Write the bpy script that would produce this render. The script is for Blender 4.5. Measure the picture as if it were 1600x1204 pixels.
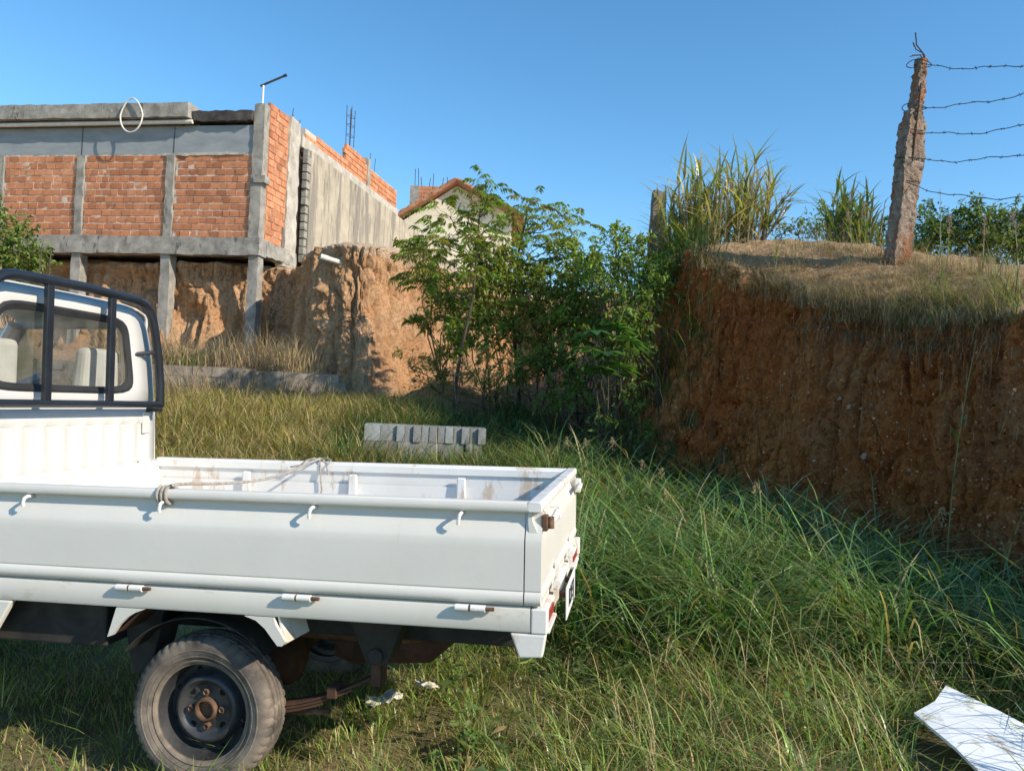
import bpy, math, random
import numpy as np
from mathutils import Matrix, Vector
from mathutils.bvhtree import BVHTree

for _o in list(bpy.data.objects):
    bpy.data.objects.remove(_o, do_unlink=True)
scene = bpy.context.scene
COL = scene.collection
rng = np.random.default_rng(7)
rnd = random.Random(11)

# ------------------------------------------------------------------ camera
EYE = np.array([0.0, 0.0, 1.47])
ROLL, PITCH = math.radians(2.6), math.radians(0.6)
FPX = 1200.0
_F = np.array([0, math.cos(PITCH), math.sin(PITCH)])
_U0 = np.array([0, -math.sin(PITCH), math.cos(PITCH)])
_R0 = np.array([1.0, 0, 0])
_R = _R0 * math.cos(ROLL) + _U0 * math.sin(ROLL)
_U = -_R0 * math.sin(ROLL) + _U0 * math.cos(ROLL)
cam_d = bpy.data.cameras.new('camera')
cam = bpy.data.objects.new('camera', cam_d)
COL.objects.link(cam)
cam_d.sensor_width = 36.0
cam_d.lens = 36.0 * FPX / 1600.0
cam_d.clip_start = 0.05
cam_d.clip_end = 3000
_m = Matrix.Identity(4)
for i in range(3):
    _m[i][0], _m[i][1], _m[i][2], _m[i][3] = _R[i], _U[i], -_F[i], EYE[i]
cam.matrix_world = _m
scene.camera = cam


def at(px, py, d):
    """world point seen at photo pixel (px, py), d metres in front of the lens"""
    return EYE + d * (_F + _R * (px - 800.0) / FPX - _U * (py - 602.0) / FPX)


# ------------------------------------------------------------------ light
SUN = np.array([1.38, -0.80, 0.98])
SUN = SUN / np.linalg.norm(SUN)
elev = math.asin(SUN[2])
world = bpy.data.worlds.new('World')
scene.world = world
world.use_nodes = True
wn = world.node_tree
wn.nodes.clear()
w_out = wn.nodes.new('ShaderNodeOutputWorld')
w_bg = wn.nodes.new('ShaderNodeBackground')
w_sky = wn.nodes.new('ShaderNodeTexSky')
w_sky.sky_type = 'NISHITA'
w_sky.sun_disc = False
w_sky.sun_elevation = elev
w_sky.sun_rotation = math.atan2(SUN[0], SUN[1])
w_sky.altitude = 300
w_sky.air_density = 1.0
w_sky.dust_density = 0.15
w_sky.ozone_density = 3.0
w_bg.inputs[1].default_value = 0.15
w_hs = wn.nodes.new('ShaderNodeHueSaturation')
w_hs.inputs['Saturation'].default_value = 1.20
w_hs.inputs['Hue'].default_value = 0.492
w_hs.inputs['Value'].default_value = 1.04
wn.links.new(w_sky.outputs[0], w_hs.inputs['Color'])
wn.links.new(w_hs.outputs[0], w_bg.inputs[0])
wn.links.new(w_bg.outputs[0], w_out.inputs[0])
sun_d = bpy.data.lights.new('sun', 'SUN')
sun_d.energy = 4.2
sun_d.angle = math.radians(0.5)
sun_d.color = (1.0, 0.885, 0.72)
sun = bpy.data.objects.new('sun', sun_d)
sun.rotation_euler = Vector(SUN).to_track_quat('Z', 'Y').to_euler()
sun.location = (6, -4, 12)
COL.objects.link(sun)
vs = scene.view_settings
vs.view_transform = 'Standard'
vs.look = 'None'
vs.gamma = 1
vs.use_curve_mapping = False
vs.exposure = 0.50


# ------------------------------------------------------------------ noise
def _hash(ix, iy, iz, seed):
    h = (ix.astype(np.int64) * 374761393 + iy.astype(np.int64) * 668265263 + iz.astype(np.int64) * 2147483647 + seed * 974634777) & 0xFFFFFFFF
    h = ((h ^ (h >> 13)) * 1274126177) & 0xFFFFFFFF
    h = ((h ^ (h >> 16)) * 2246822519) & 0xFFFFFFFF
    return ((h ^ (h >> 15)) & 0xFFFFFF) / float(0xFFFFFF) * 2 - 1


def vnoise(p, seed=0):
    p = np.asarray(p, float)
    i = np.floor(p)
    f = p - i
    f = f * f * f * (f * (f * 6 - 15) + 10)
    x, y, z = i[..., 0], i[..., 1], i[..., 2]
    r = 0
    for dx in (0, 1):
        wx = f[..., 0] if dx else 1 - f[..., 0]
        for dy in (0, 1):
            wy = f[..., 1] if dy else 1 - f[..., 1]
            for dz in (0, 1):
                wz = f[..., 2] if dz else 1 - f[..., 2]
                r = r + wx * wy * wz * _hash(x + dx, y + dy, z + dz, seed)
    return r


def fbm(p, octaves=4, seed=0):
    a, r, q = 1.0, 0, np.asarray(p, float)
    for k in range(octaves):
        r = r + a * vnoise(q, seed + k * 13)
        q = q * 2.03 + 5.7
        a *= 0.5
    return r


def sstep(a, b, x):
    t = np.clip((np.asarray(x, float) - a) / (b - a), 0, 1)
    return t * t * (3 - 2 * t)


# ------------------------------------------------------------------ objects
def tag(o, label=None, cat=None, group=None, kind=None):
    if label: o['label'] = label
    if cat: o['category'] = cat
    if group: o['group'] = group
    if kind: o['kind'] = kind
    return o


def empty(name, loc=(0, 0, 0), rz=0.0):
    o = bpy.data.objects.new(name, None)
    o.location = loc
    o.rotation_euler = (0, 0, rz)
    o.empty_display_size = 0.2
    COL.objects.link(o)
    return o


def link(name, me, m=None, parent=None):
    o = bpy.data.objects.new(name, me)
    if m is not None and len(me.materials) == 0:
        me.materials.append(m)
    COL.objects.link(o)
    if parent is not None:
        o.parent = parent
    return o


def mesh_np(name, V, loops, starts, cols=None, smooth=False, attr=None):
    """fast mesh from numpy arrays: loops (flat vertex ids), starts (loop start per face)"""
    me = bpy.data.meshes.new(name)
    V = np.ascontiguousarray(V, dtype=np.float32)
    me.vertices.add(len(V))
    me.vertices.foreach_set('co', V.ravel())
    me.loops.add(len(loops))
    me.loops.foreach_set('vertex_index', np.ascontiguousarray(loops, dtype=np.int32))
    me.polygons.add(len(starts))
    me.polygons.foreach_set('loop_start', np.ascontiguousarray(starts, dtype=np.int32))
    me.update(calc_edges=True)
    if smooth:
        me.polygons.foreach_set('use_smooth', np.ones(len(starts), dtype=bool))
    if cols is not None:
        ca = me.color_attributes.new('col', 'FLOAT_COLOR', 'POINT')
        c4 = np.ones((len(V), 4), dtype=np.float32)
        c4[:, :3] = cols
        ca.data.foreach_set('color', c4.ravel())
    me.validate(clean_customdata=False)
    return me


def grid_faces(nu, nv):
    """quads for a (nu, nv) vertex grid"""
    i, j = np.meshgrid(np.arange(nu - 1), np.arange(nv - 1), indexing='ij')
    a = (i * nv + j).ravel()
    q = np.stack([a, a + nv, a + nv + 1, a + 1], 1)
    return q


class MB:
    """collects simple solids; build() links them as one mesh object"""

    def __init__(s):
        s.v, s.f = [], []

    def add(s, vs_, fs):
        n = len(s.v)
        s.v += [tuple(map(float, p)) for p in vs_]
        s.f += [tuple(i + n for i in q) for q in fs]
        return s

    def box(s, a, b):
        x0, y0, z0 = [min(p, q) for p, q in zip(a, b)]
        x1, y1, z1 = [max(p, q) for p, q in zip(a, b)]
        return s.add([(x0, y0, z0), (x1, y0, z0), (x1, y1, z0), (x0, y1, z0), (x0, y0, z1), (x1, y0, z1), (x1, y1, z1), (x0, y1, z1)],
                     [(0, 3, 2, 1), (4, 5, 6, 7), (0, 1, 5, 4), (1, 2, 6, 5), (2, 3, 7, 6), (3, 0, 4, 7)])

    def hexa(s, p):
        """8 corners: bottom ring then top ring"""
        return s.add(p, [(0, 3, 2, 1), (4, 5, 6, 7), (0, 1, 5, 4), (1, 2, 6, 5), (2, 3, 7, 6), (3, 0, 4, 7)])

    def extrude(s, prof, axis, a, b):
        """closed profile (list of 2-tuples) swept along axis from a to b"""
        n = len(prof)
        def mk(p, t):
            if axis == 0: return (t, p[0], p[1])
            if axis == 1: return (p[0], t, p[1])
            return (p[0], p[1], t)
        vs_ = [mk(p, a) for p in prof] + [mk(p, b) for p in prof]
        fs = [(i, (i + 1) % n, n + (i + 1) % n, n + i) for i in range(n)]
        fs += [tuple(range(n))[::-1], tuple(range(n, 2 * n))]
        return s.add(vs_, fs)

    def tube(s, pts, r, n=8, cap=True):
        pts = [np.array(p, float) for p in pts]
        rs = r if hasattr(r, '__len__') else [r] * len(pts)
        rings = []
        up = None
        for k, p in enumerate(pts):
            t = pts[min(k + 1, len(pts) - 1)] - pts[max(k - 1, 0)]
            t = t / (np.linalg.norm(t) + 1e-12)
            if up is None:
                up = np.array([0, 0, 1.0]) if abs(t[2]) < 0.9 else np.array([1.0, 0, 0])
            a = np.cross(t, up); a /= np.linalg.norm(a) + 1e-12
            b = np.cross(a, t)
            up = b
            rings.append([p + rs[k] * (math.cos(2 * math.pi * i / n) * a + math.sin(2 * math.pi * i / n) * b) for i in range(n)])
        vs_ = [q for ring in rings for q in ring]
        fs = []
        for k in range(len(pts) - 1):
            for i in range(n):
                fs.append((k * n + i, k * n + (i + 1) % n, (k + 1) * n + (i + 1) % n, (k + 1) * n + i))
        if cap:
            fs.append(tuple(range(n))[::-1]); fs.append(tuple(range((len(pts) - 1) * n, len(pts) * n)))
        return s.add(vs_, fs)

    def lathe(s, prof, c, axis, n=32, mod=None, close=False):
        """prof: (a, r) pairs, a along axis, spun about axis through c"""
        c = np.array(c, float); ax = np.array(axis, float); ax /= np.linalg.norm(ax)
        e1 = np.cross(ax, [0, 0, 1.0]) if abs(ax[2]) < 0.9 else np.cross(ax, [1.0, 0, 0])
        e1 /= np.linalg.norm(e1); e2 = np.cross(ax, e1)
        vs_ = []
        for j, (a, r) in enumerate(prof):
            for i in range(n):
                rr = r + (mod(j, i) if mod else 0)
                th = 2 * math.pi * i / n
                vs_.append(c + ax * a + rr * (math.cos(th) * e1 + math.sin(th) * e2))
        m = len(prof)
        fs = []
        for j in range(m if close else m - 1):
            for i in range(n):
                j2 = (j + 1) % m
                fs.append((j * n + i, j * n + (i + 1) % n, j2 * n + (i + 1) % n, j2 * n + i))
        return s.add(vs_, fs)

    def disc(s, c, axis, r, n=16):
        return s.lathe([(0, 0.0005), (0, r)], c, axis, n)

    def build(s, name, m, parent=None, smooth=False, bevel=0.0, seg=2):
        me = bpy.data.meshes.new(name)
        me.from_pydata(s.v, [], s.f)
        if smooth:
            me.polygons.foreach_set('use_smooth', [True] * len(me.polygons))
        me.update()
        if smooth:
            try: me.set_sharp_from_angle(angle=math.radians(38))
            except Exception: pass
        o = link(name, me, m, parent)
        if bevel > 0:
            b = o.modifiers.new('bevel', 'BEVEL')
            b.width = bevel; b.segments = seg; b.limit_method = 'ANGLE'; b.angle_limit = math.radians(40)
        return o


def rough_box(name, m, parent, o, ex, ey, ez, dims, seg, amp, freq=6.0, seed=0, fn=None):
    """box with origin corner o, axes ex ey ez, subdivided and roughened"""
    o = np.array(o, float); E = [np.array(e, float) for e in (ex, ey, ez)]
    V, L = [], []
    base = 0
    for ax in range(3):
        b, c = (ax + 1) % 3, (ax + 2) % 3
        for side in (0, 1):
            nb, nc = seg[b] + 1, seg[c] + 1
            tb, tc = np.meshgrid(np.linspace(0, 1, nb), np.linspace(0, 1, nc), indexing='ij')
            uvw = np.zeros((nb * nc, 3))
            uvw[:, ax] = side; uvw[:, b] = tb.ravel(); uvw[:, c] = tc.ravel()
            V.append(uvw)
            q = grid_faces(nb, nc)
            if side == 0: q = q[:, ::-1]
            L.append(q + base)
            base += nb * nc
    uvw = np.vstack(V)
    loc = uvw * np.array(dims)
    if fn is not None:
        loc = fn(uvw, loc)
    P = o + loc[:, :1] * E[0] + loc[:, 1:2] * E[1] + loc[:, 2:] * E[2]
    cen = o + sum(E[k] * dims[k] / 2 for k in range(3))
    nrm = (uvw - 0.5)
    nw = nrm[:, :1] * E[0] * 1.0 + nrm[:, 1:2] * E[1] + nrm[:, 2:] * E[2]
    nv = np.stack([fbm(P * freq + 31 * k, 3, seed + k * 7) for k in range(3)], 1)
    P = P + nv * amp
    Q = np.vstack(L)
    me = mesh_np(name, P, Q.ravel(), np.arange(len(Q)) * 4)
    return link(name, me, m, parent)


# ------------------------------------------------------------------ materials
def _nt(name):
    m = bpy.data.materials.new(name)
    m.use_nodes = True
    nt = m.node_tree
    nt.nodes.clear()
    out = nt.nodes.new('ShaderNodeOutputMaterial')
    b = nt.nodes.new('ShaderNodeBsdfPrincipled')
    nt.links.new(b.outputs[0], out.inputs[0])
    return m, nt, b, out


def _noise(nt, scale, detail=4, rough=0.6, vec=None, dist=0.0):
    n = nt.nodes.new('ShaderNodeTexNoise')
    n.inputs['Scale'].default_value = scale
    n.inputs['Detail'].default_value = detail
    n.inputs['Roughness'].default_value = rough
    n.inputs['Distortion'].default_value = dist
    if vec is not None: nt.links.new(vec, n.inputs['Vector'])
    return n


def _ramp(nt, fac, stops):
    r = nt.nodes.new('ShaderNodeValToRGB')
    e = r.color_ramp.elements
    while len(e) > 1: e.remove(e[-1])
    e[0].position = stops[0][0]; e[0].color = tuple(stops[0][1]) + (1,)
    for p, c in stops[1:]:
        x = e.new(p); x.color = tuple(c) + (1,)
    nt.links.new(fac, r.inputs[0])
    return r


def _mix(nt, fac, a, b, mode='MIX'):
    m = nt.nodes.new('ShaderNodeMix')
    m.data_type = 'RGBA'; m.blend_type = mode
    for s, v in ((0, fac), (6, a), (7, b)):
        if hasattr(v, 'node'): nt.links.new(v, m.inputs[s])
        elif s == 0: m.inputs[0].default_value = v
        else: m.inputs[s].default_value = tuple(v) + (1,)
    return m.outputs[2]


def _coord(nt, scale=(1, 1, 1)):
    t = nt.nodes.new('ShaderNodeTexCoord')
    mp = nt.nodes.new('ShaderNodeMapping')
    mp.inputs['Scale'].default_value = scale
    nt.links.new(t.outputs['Object'], mp.inputs[0])
    return mp.outputs[0]


def _bump(nt, b, h, strength, dist):
    bp = nt.nodes.new('ShaderNodeBump')
    bp.inputs['Strength'].default_value = strength
    bp.inputs['Distance'].default_value = dist
    nt.links.new(h, bp.inputs['Height'])
    nt.links.new(bp.outputs[0], b.inputs['Normal'])
    return bp


def mk(name, stops, scale=3.0, rough=0.8, bump=0.3, bscale=30.0, bdist=0.01, stretch=(1, 1, 1), spec=0.3, metal=0.0,
       spots=None, coat=0.0, random_tint=0.0, detail=5):
    """noise-coloured surface; spots = (colour, scale, threshold, stretch)"""
    m, nt, b, out = _nt(name)
    v = _coord(nt, stretch)
    n = _noise(nt, scale, detail, 0.62, v, 0.3)
    col = _ramp(nt, n.outputs[0], stops).outputs[0]
    if spots:
        for (c, sc, th, st) in spots:
            v2 = _coord(nt, st)
            n2 = _noise(nt, sc, 6, 0.7, v2, 0.2)
            rp = _ramp(nt, n2.outputs[0], [(th, (0, 0, 0)), (min(th + 0.07, 1), (1, 1, 1))])
            col = _mix(nt, rp.outputs[0], col, c)
    if random_tint:
        oi = nt.nodes.new('ShaderNodeObjectInfo')
        geo = nt.nodes.new('ShaderNodeNewGeometry')
        ad = nt.nodes.new('ShaderNodeMath'); ad.operation = 'ADD'
        nt.links.new(oi.outputs['Random'], ad.inputs[0]); nt.links.new(geo.outputs['Random Per Island'], ad.inputs[1])
        fr = nt.nodes.new('ShaderNodeMath'); fr.operation = 'FRACT'
        nt.links.new(ad.outputs[0], fr.inputs[0])
        k = random_tint
        rp = _ramp(nt, fr.outputs[0], [(0, (1 - k, 1 - k * 1.15, 1 - k * 1.2)), (0.12, (1 - k * .5, 1 - k * .6, 1 - k * .6)), (0.6, (1, 1, 1)), (1, (1 + k * .35, 1 + k * .4, 1 + k * .45))])
        col = _mix(nt, 1.0, col, rp.outputs[0], 'MULTIPLY')
    nt.links.new(col, b.inputs['Base Color'])
    b.inputs['Roughness'].default_value = rough
    b.inputs['Specular IOR Level'].default_value = spec
    b.inputs['Metallic'].default_value = metal
    b.inputs['Coat Weight'].default_value = coat
    if bump:
        n3 = _noise(nt, bscale, 6, 0.65, v)
        _bump(nt, b, n3.outputs[0], bump, bdist)
    return m


def mk_leaf(name, rough=0.55, trans=0.35, spec=0.3, sheen=(1.45, 1.4, 0.55)):
    """foliage: colour from the mesh's own leaf colours, light passes through"""
    m, nt, b, out = _nt(name)
    at_ = nt.nodes.new('ShaderNodeAttribute'); at_.attribute_name = 'col'
    nt.links.new(at_.outputs['Color'], b.inputs['Base Color'])
    b.inputs['Roughness'].default_value = rough
    b.inputs['Specular IOR Level'].default_value = spec
    tr = nt.nodes.new('ShaderNodeBsdfTranslucent')
    nt.links.new(_mix(nt, 1.0, at_.outputs['Color'], sheen, 'MULTIPLY'), tr.inputs[0])
    mx = nt.nodes.new('ShaderNodeMixShader'); mx.inputs[0].default_value = trans
    nt.links.new(b.outputs[0], mx.inputs[1]); nt.links.new(tr.outputs[0], mx.inputs[2])
    nt.links.new(mx.outputs[0], out.inputs[0])
    return m


def mk_glass(name, tint=(0.9, 0.93, 0.92)):
    m, nt, b, out = _nt(name)
    nt.nodes.remove(b)
    tr = nt.nodes.new('ShaderNodeBsdfTransparent'); tr.inputs[0].default_value = tint + (1,)
    gl = nt.nodes.new('ShaderNodeBsdfGlossy'); gl.inputs['Roughness'].default_value = 0.02
    fr = nt.nodes.new('ShaderNodeFresnel'); fr.inputs[0].default_value = 1.5
    mx = nt.nodes.new('ShaderNodeMixShader')
    nt.links.new(fr.outputs[0], mx.inputs[0]); nt.links.new(tr.outputs[0], mx.inputs[1]); nt.links.new(gl.outputs[0], mx.inputs[2])
    df = nt.nodes.new('ShaderNodeBsdfDiffuse'); df.inputs[0].default_value = (.55, .50, .43, 1)
    nz = _noise(nt, 7.0, 5, .65, _coord(nt))
    rz_ = _ramp(nt, nz.outputs[0], [(.4, (.03, .03, .03)), (.75, (.16, .16, .16))])
    m2 = nt.nodes.new('ShaderNodeMixShader')
    nt.links.new(rz_.outputs[0], m2.inputs[0]); nt.links.new(mx.outputs[0], m2.inputs[1]); nt.links.new(df.outputs[0], m2.inputs[2])
    nt.links.new(m2.outputs[0], out.inputs[0])
    return m


def mk_soil(name, dry, face, deep, dark):
    """cut earth: colour follows soil layers, lumps and vertical streaks, with crevice shade painted in"""
    m, nt, b, out = _nt(name)
    v = _coord(nt)
    vs2 = _coord(nt, (1.0, 1.0, 0.16))
    n1 = _noise(nt, 0.55, 5, 0.6, v, 0.6)
    n2 = _noise(nt, 3.2, 6, 0.65, vs2, 0.4)
    n3 = _noise(nt, 14.0, 5, 0.7, v)
    c = _ramp(nt, n1.outputs[0], [(0.33, deep), (0.5, face), (0.68, [0.5 * (p + q) for p, q in zip(face, dry)])]).outputs[0]
    r2 = _ramp(nt, n2.outputs[0], [(0.34, (0, 0, 0)), (0.5, (.25, .25, .25)), (0.7, (1, 1, 1))])
    c = _mix(nt, r2.outputs[0], _mix(nt, 0.45, c, dark), c)
    r3 = _ramp(nt, n3.outputs[0], [(0.3, (.55, .53, .50)), (0.5, (1, 1, 1)), (0.7, (1.22, 1.24, 1.28))])
    c = _mix(nt, 1.0, c, r3.outputs[0], 'MULTIPLY')
    vs3 = _coord(nt, (1.0, 1.0, 0.09))
    n6 = _noise(nt, 4.5, 5, 0.6, vs3, 0.8)
    r6 = _ramp(nt, n6.outputs[0], [(0.455, (0, 0, 0)), (0.485, (1, 1, 1)), (0.495, (1, 1, 1)), (0.53, (0, 0, 0))])  # thin upright dark lines: shade of cracks painted into the colour
    n7 = _noise(nt, 1.1, 3, 0.5, v)
    r7 = _ramp(nt, n7.outputs[0], [(0.45, (0, 0, 0)), (0.62, (.75, .75, .75))])
    c = _mix(nt, _mix(nt, 1.0, r6.outputs[0], r7.outputs[0], 'MULTIPLY'), c, [k * .45 for k in dark])
    at_ = nt.nodes.new('ShaderNodeAttribute'); at_.attribute_name = 'col'
    sp = nt.nodes.new('ShaderNodeSeparateColor'); nt.links.new(at_.outputs['Color'], sp.inputs[0])
    n5 = _noise(nt, 22.0, 6, 0.7, v)
    tp = _ramp(nt, n5.outputs[0], [(0.3, [k * .62 for k in dry]), (0.55, dry), (0.8, [min(1, k * 1.2) for k in dry])]).outputs[0]
    c = _mix(nt, sp.outputs[0], c, tp)
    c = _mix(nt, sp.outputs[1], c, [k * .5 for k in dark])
    nt.links.new(c, b.inputs['Base Color'])
    b.inputs['Roughness'].default_value = 0.95
    b.inputs['Specular IOR Level'].default_value = 0.1
    n4 = _noise(nt, 26.0, 8, 0.72, v)
    ad = nt.nodes.new('ShaderNodeMath'); ad.operation = 'ADD'
    nt.links.new(n4.outputs[0], ad.inputs[0]); nt.links.new(n2.outputs[0], ad.inputs[1])
    _bump(nt, b, ad.outputs[0], 1.0, 0.09)
    return m


M = {}
def S(r, g, b):
    f = lambda c: c / 12.92 if c <= 0.04045 else ((c + 0.055) / 1.055) ** 2.4
    return (f(r / 255), f(g / 255), f(b / 255))

M['white'] = mk('white_paint', [(.3, (.63, .61, .56)), (.7, (.70, .68, .63))], 1.2, .5, .25, 2.2, .012, spec=.35, coat=.05,
                spots=[((.36, .20, .10), 17, .725, (1, 1, 1)), ((.60, .57, .51), 4.5, .67, (2.5, 2.5, .4)), ((.18, .12, .08), 42, .745, (1, 1, 1))])
M['white_worn'] = mk('worn_white_paint', [(.3, (.70, .68, .64)), (.7, (.79, .78, .75))], 2.2, .5, .12, 40, .003, spec=.4,
                     spots=[((.60, .50, .40), 4, .55, (2, 2, .6)), ((.50, .42, .33), 9, .72, (1, 1, .5)), ((.26, .11, .05), 26, .70, (1, 1, 1))])
M['white_dusty'] = mk('dusty_white_paint', [(.3, (.60, .57, .51)), (.7, (.69, .665, .61))], 1.6, .55, .15, 8, .006, spec=.3,
                     spots=[((.52, .46, .38), 3, .56, (1, 1, 2.5)), ((.34, .24, .15), 22, .69, (1, 1, 1))])
M['cab_white'] = mk('cab_white_paint', [(.3, (.56, .55, .52)), (.7, (.61, .60, .57))], 1.0, .4, .1, 3, .004, spec=.4, coat=.1)
M['rust'] = mk('rusty_steel', [(.3, (.06, .035, .022)), (.55, (.135, .075, .045)), (.75, (.25, .16, .11))], 18, .85, .5, 60, .004)
M['rusty_dark'] = mk('rusty_dark_steel', [(.3, (.045, .028, .02)), (.6, (.11, .055, .035)), (.8, (.17, .09, .055))], 9, .85, .4, 50, .004)
M['chassis'] = mk('black_chassis_paint', [(.3, (.018, .018, .019)), (.7, (.055, .05, .045))], 8, .7, .3, 40, .003)
M['black'] = mk('black_rack_paint', [(.3, (.012, .014, .018)), (.7, (.022, .025, .032))], 6, .32, .1, 40, .002, spec=.5,
                spots=[((.45, .38, .32), 16, .74, (1, 1, 1))])
M['seal'] = mk('black_rubber_seal', [(.3, (.02, .02, .021)), (.7, (.035, .035, .036))], 10, .6, .05, 60, .001)
M['tyre'] = mk('dusty_tyre_rubber', [(.3, (.055, .05, .047)), (.48, (.135, .115, .098)), (.68, (.27, .22, .175))], 7, .9, .35, 90, .003, spec=.2)
M['rim'] = mk('dark_steel_wheel', [(.3, (.02, .021, .024)), (.7, (.06, .06, .062))], 9, .42, .15, 60, .002, spec=.5)
M['rimdust'] = mk('dusty_wheel_lip', [(.3, (.10, .085, .07)), (.6, (.25, .20, .155)), (.8, (.36, .29, .22))], 10, .7, .2, 60, .002)
M['hole_dark'] = mk('hole_dark_paint', [(.3, (.004, .004, .004)), (.7, (.008, .008, .008))], 5, .9, 0)  # flat black that paints the darkness inside unmodelled holes
M['glass'] = mk_glass('window_glass')
M['seat'] = mk('grey_seat_fabric', [(.3, (.50, .48, .45)), (.7, (.60, .58, .55))], 12, .95, .3, 160, .003)
M['interior'] = mk('cab_trim', [(.3, (.22, .22, .21)), (.7, (.30, .30, .29))], 8, .8, .1, 60, .002)
M['red_lens'] = mk('red_lamp_lens', [(.3, (.30, .015, .015)), (.7, (.42, .03, .025))], 10, .25, 0, spec=.6)
M['plate'] = mk('number_plate_white', [(.3, (.70, .71, .72)), (.7, (.78, .79, .80))], 8, .45, 0)
M['ink'] = mk('plate_ink', [(.3, (.02, .02, .03)), (.7, (.035, .035, .05))], 8, .6, 0)
M['rope'] = mk('grey_rope', [(.3, (.24, .21, .18)), (.7, (.50, .45, .40))], 60, .95, .6, 260, .004)
M['concrete'] = mk('rough_concrete', [(.3, (.19, .175, .15)), (.5, (.30, .28, .245)), (.72, (.41, .385, .34))], 3.5, .92, .7, 28, .02,
                   spots=[((.12, .11, .095), 4, .58, (1, 1, .3)), ((.48, .45, .40), 7, .66, (1, 1, .6))])
M['post'] = mk('post_concrete', [(.3, (.13, .09, .065)), (.5, (.27, .21, .165)), (.72, (.42, .35, .29))], 11, .95, 1.0, 45, .03,
               spots=[((.30, .13, .065), 4, .49, (1, 1, .3)), ((.48, .42, .36), 14, .60, (1, 1, 1))])
M['post_smooth'] = mk('post_smooth_concrete', [(.3, (.25, .205, .17)), (.5, (.36, .31, .265)), (.72, (.44, .39, .34))], 6, .93, .6, 40, .015, spots=[((.20, .14, .10), 5, .60, (1, 1, .3))])
M['old_block'] = mk('weathered_wall_block', [(.3, (.19, .15, .115)), (.5, (.30, .245, .195)), (.72, (.40, .345, .285))], 5, .95, .8, 35, .02, spots=[((.14, .105, .075), 3, .58, (1, 1, .6))])
M['pale_concrete'] = mk('limewashed_concrete', [(.3, (.28, .25, .21)), (.5, (.42, .385, .33)), (.72, (.55, .51, .44))], 3, .92, .6, 25, .02,
                        spots=[((.30, .27, .23), 4, .66, (1, 1, .4))])
M['plaster'] = mk('stained_plaster', [(.3, (.30, .265, .205)), (.5, (.40, .35, .27)), (.72, (.48, .42, .33))], 1.6, .93, .4, 22, .012,
                  spots=[((.23, .205, .17), 1.3, .50, (1.6, 1.6, .22)), ((.15, .135, .115), 3, .60, (2, 2, .15))])
M['cream'] = mk('cream_wall', [(.3, (.62, .55, .42)), (.7, (.74, .68, .54))], 2, .92, .3, 20, .01, spots=[((.40, .33, .24), 3, .66, (2, 2, .3))])
M['fascia'] = mk('grey_fascia_board', [(.3, (.22, .245, .26)), (.7, (.30, .325, .335))], 1.6, .85, .15, 15, .006, stretch=(1, 1, 3))
M['brick'] = mk('red_clay_brick', [(.3, (.42, .165, .08)), (.5, (.52, .22, .11)), (.72, (.58, .29, .165))], 5, .92, .5, 40, .008, random_tint=.33)
M['mortar'] = mk('pale_mortar', [(.3, (.50, .38, .29)), (.7, (.66, .55, .45))], 12, .95, .8, 40, .02)
M['tile'] = mk('old_roof_tile', [(.3, (.28, .12, .065)), (.5, (.42, .20, .11)), (.72, (.45, .30, .20))], 4, .92, .4, 30, .01, random_tint=.3)
M['rebar'] = mk('rusty_rebar', [(.3, (.035, .03, .03)), (.7, (.09, .06, .05))], 12, .8, .3, 60, .003)
M['block'] = mk('grey_concrete_block', [(.3, (.21, .22, .21)), (.6, (.32, .33, .32)), (.8, (.40, .41, .40))], 8, .95, .8, 60, .01, random_tint=.5, spots=[((.20, .21, .19), 7, .62, (1, 1, 1))])
M['dark_concrete'] = mk('dark_grey_concrete', [(.3, (.035, .032, .03)), (.6, (.085, .078, .07)), (.8, (.15, .14, .125))], 5, .95, .8, 30, .03)  # plain dark grey mottling for the short roof edge
M['pvc'] = mk('white_pipe', [(.3, (.62, .58, .50)), (.7, (.74, .71, .64))], 6, .5, .1, 30, .003)
M['board'] = mk('white_board', [(.3, (.70, .74, .78)), (.7, (.78, .81, .84))], 3, .6, .1, 30, .003, spots=[((.48, .44, .38), 4, .56, (1, 1, 1)), ((.34, .26, .18), 9, .66, (1, 1, 1))])
M['scrap'] = mk('dirty_white_scrap', [(.3, (.58, .54, .47)), (.7, (.76, .73, .66))], 14, .9, .6, 50, .01)
M['wood'] = mk('weathered_wood', [(.3, (.13, .11, .095)), (.6, (.24, .21, .18)), (.8, (.33, .30, .27))], 8, .93, .6, 40, .01, stretch=(1, 1, .15))
M['bark'] = mk('thin_bark', [(.3, (.05, .036, .026)), (.7, (.12, .09, .065))], 14, .93, .5, 50, .01, stretch=(1, 1, .3))
M['wire'] = mk('barbed_wire_steel', [(.3, (.04, .04, .045)), (.7, (.10, .09, .085))], 20, .6, 0)
M['stone'] = mk('pale_stone', [(.3, (.26, .16, .10)), (.7, (.40, .28, .19))], 9, .95, .5, 40, .01)
M['rsoil'] = mk_soil('red_cut_soil', (.60, .40, .235), (.80, .28, .076), (.76, .18, .040), (.26, .088, .033))
M['lsoil'] = mk_soil('tan_cut_soil', (.70, .51, .35), (.72, .44, .24), (.66, .33, .15), (.42, .22, .105))
M['ground'] = mk('turf_soil', [(.25, (.095, .085, .035)), (.45, (.16, .14, .06)), (.6, (.24, .19, .105)), (.75, (.32, .25, .15))], 1.3, .95, .8, 30, .03, detail=8)
M['grass'] = mk_leaf('grass_blades', .36, .36, .5)
M['leaf'] = mk_leaf('green_leaves', .5, .42, .3)
M['straw'] = mk_leaf('dry_straw', .8, .22, .15, (1.1, 1.05, .8))

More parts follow.
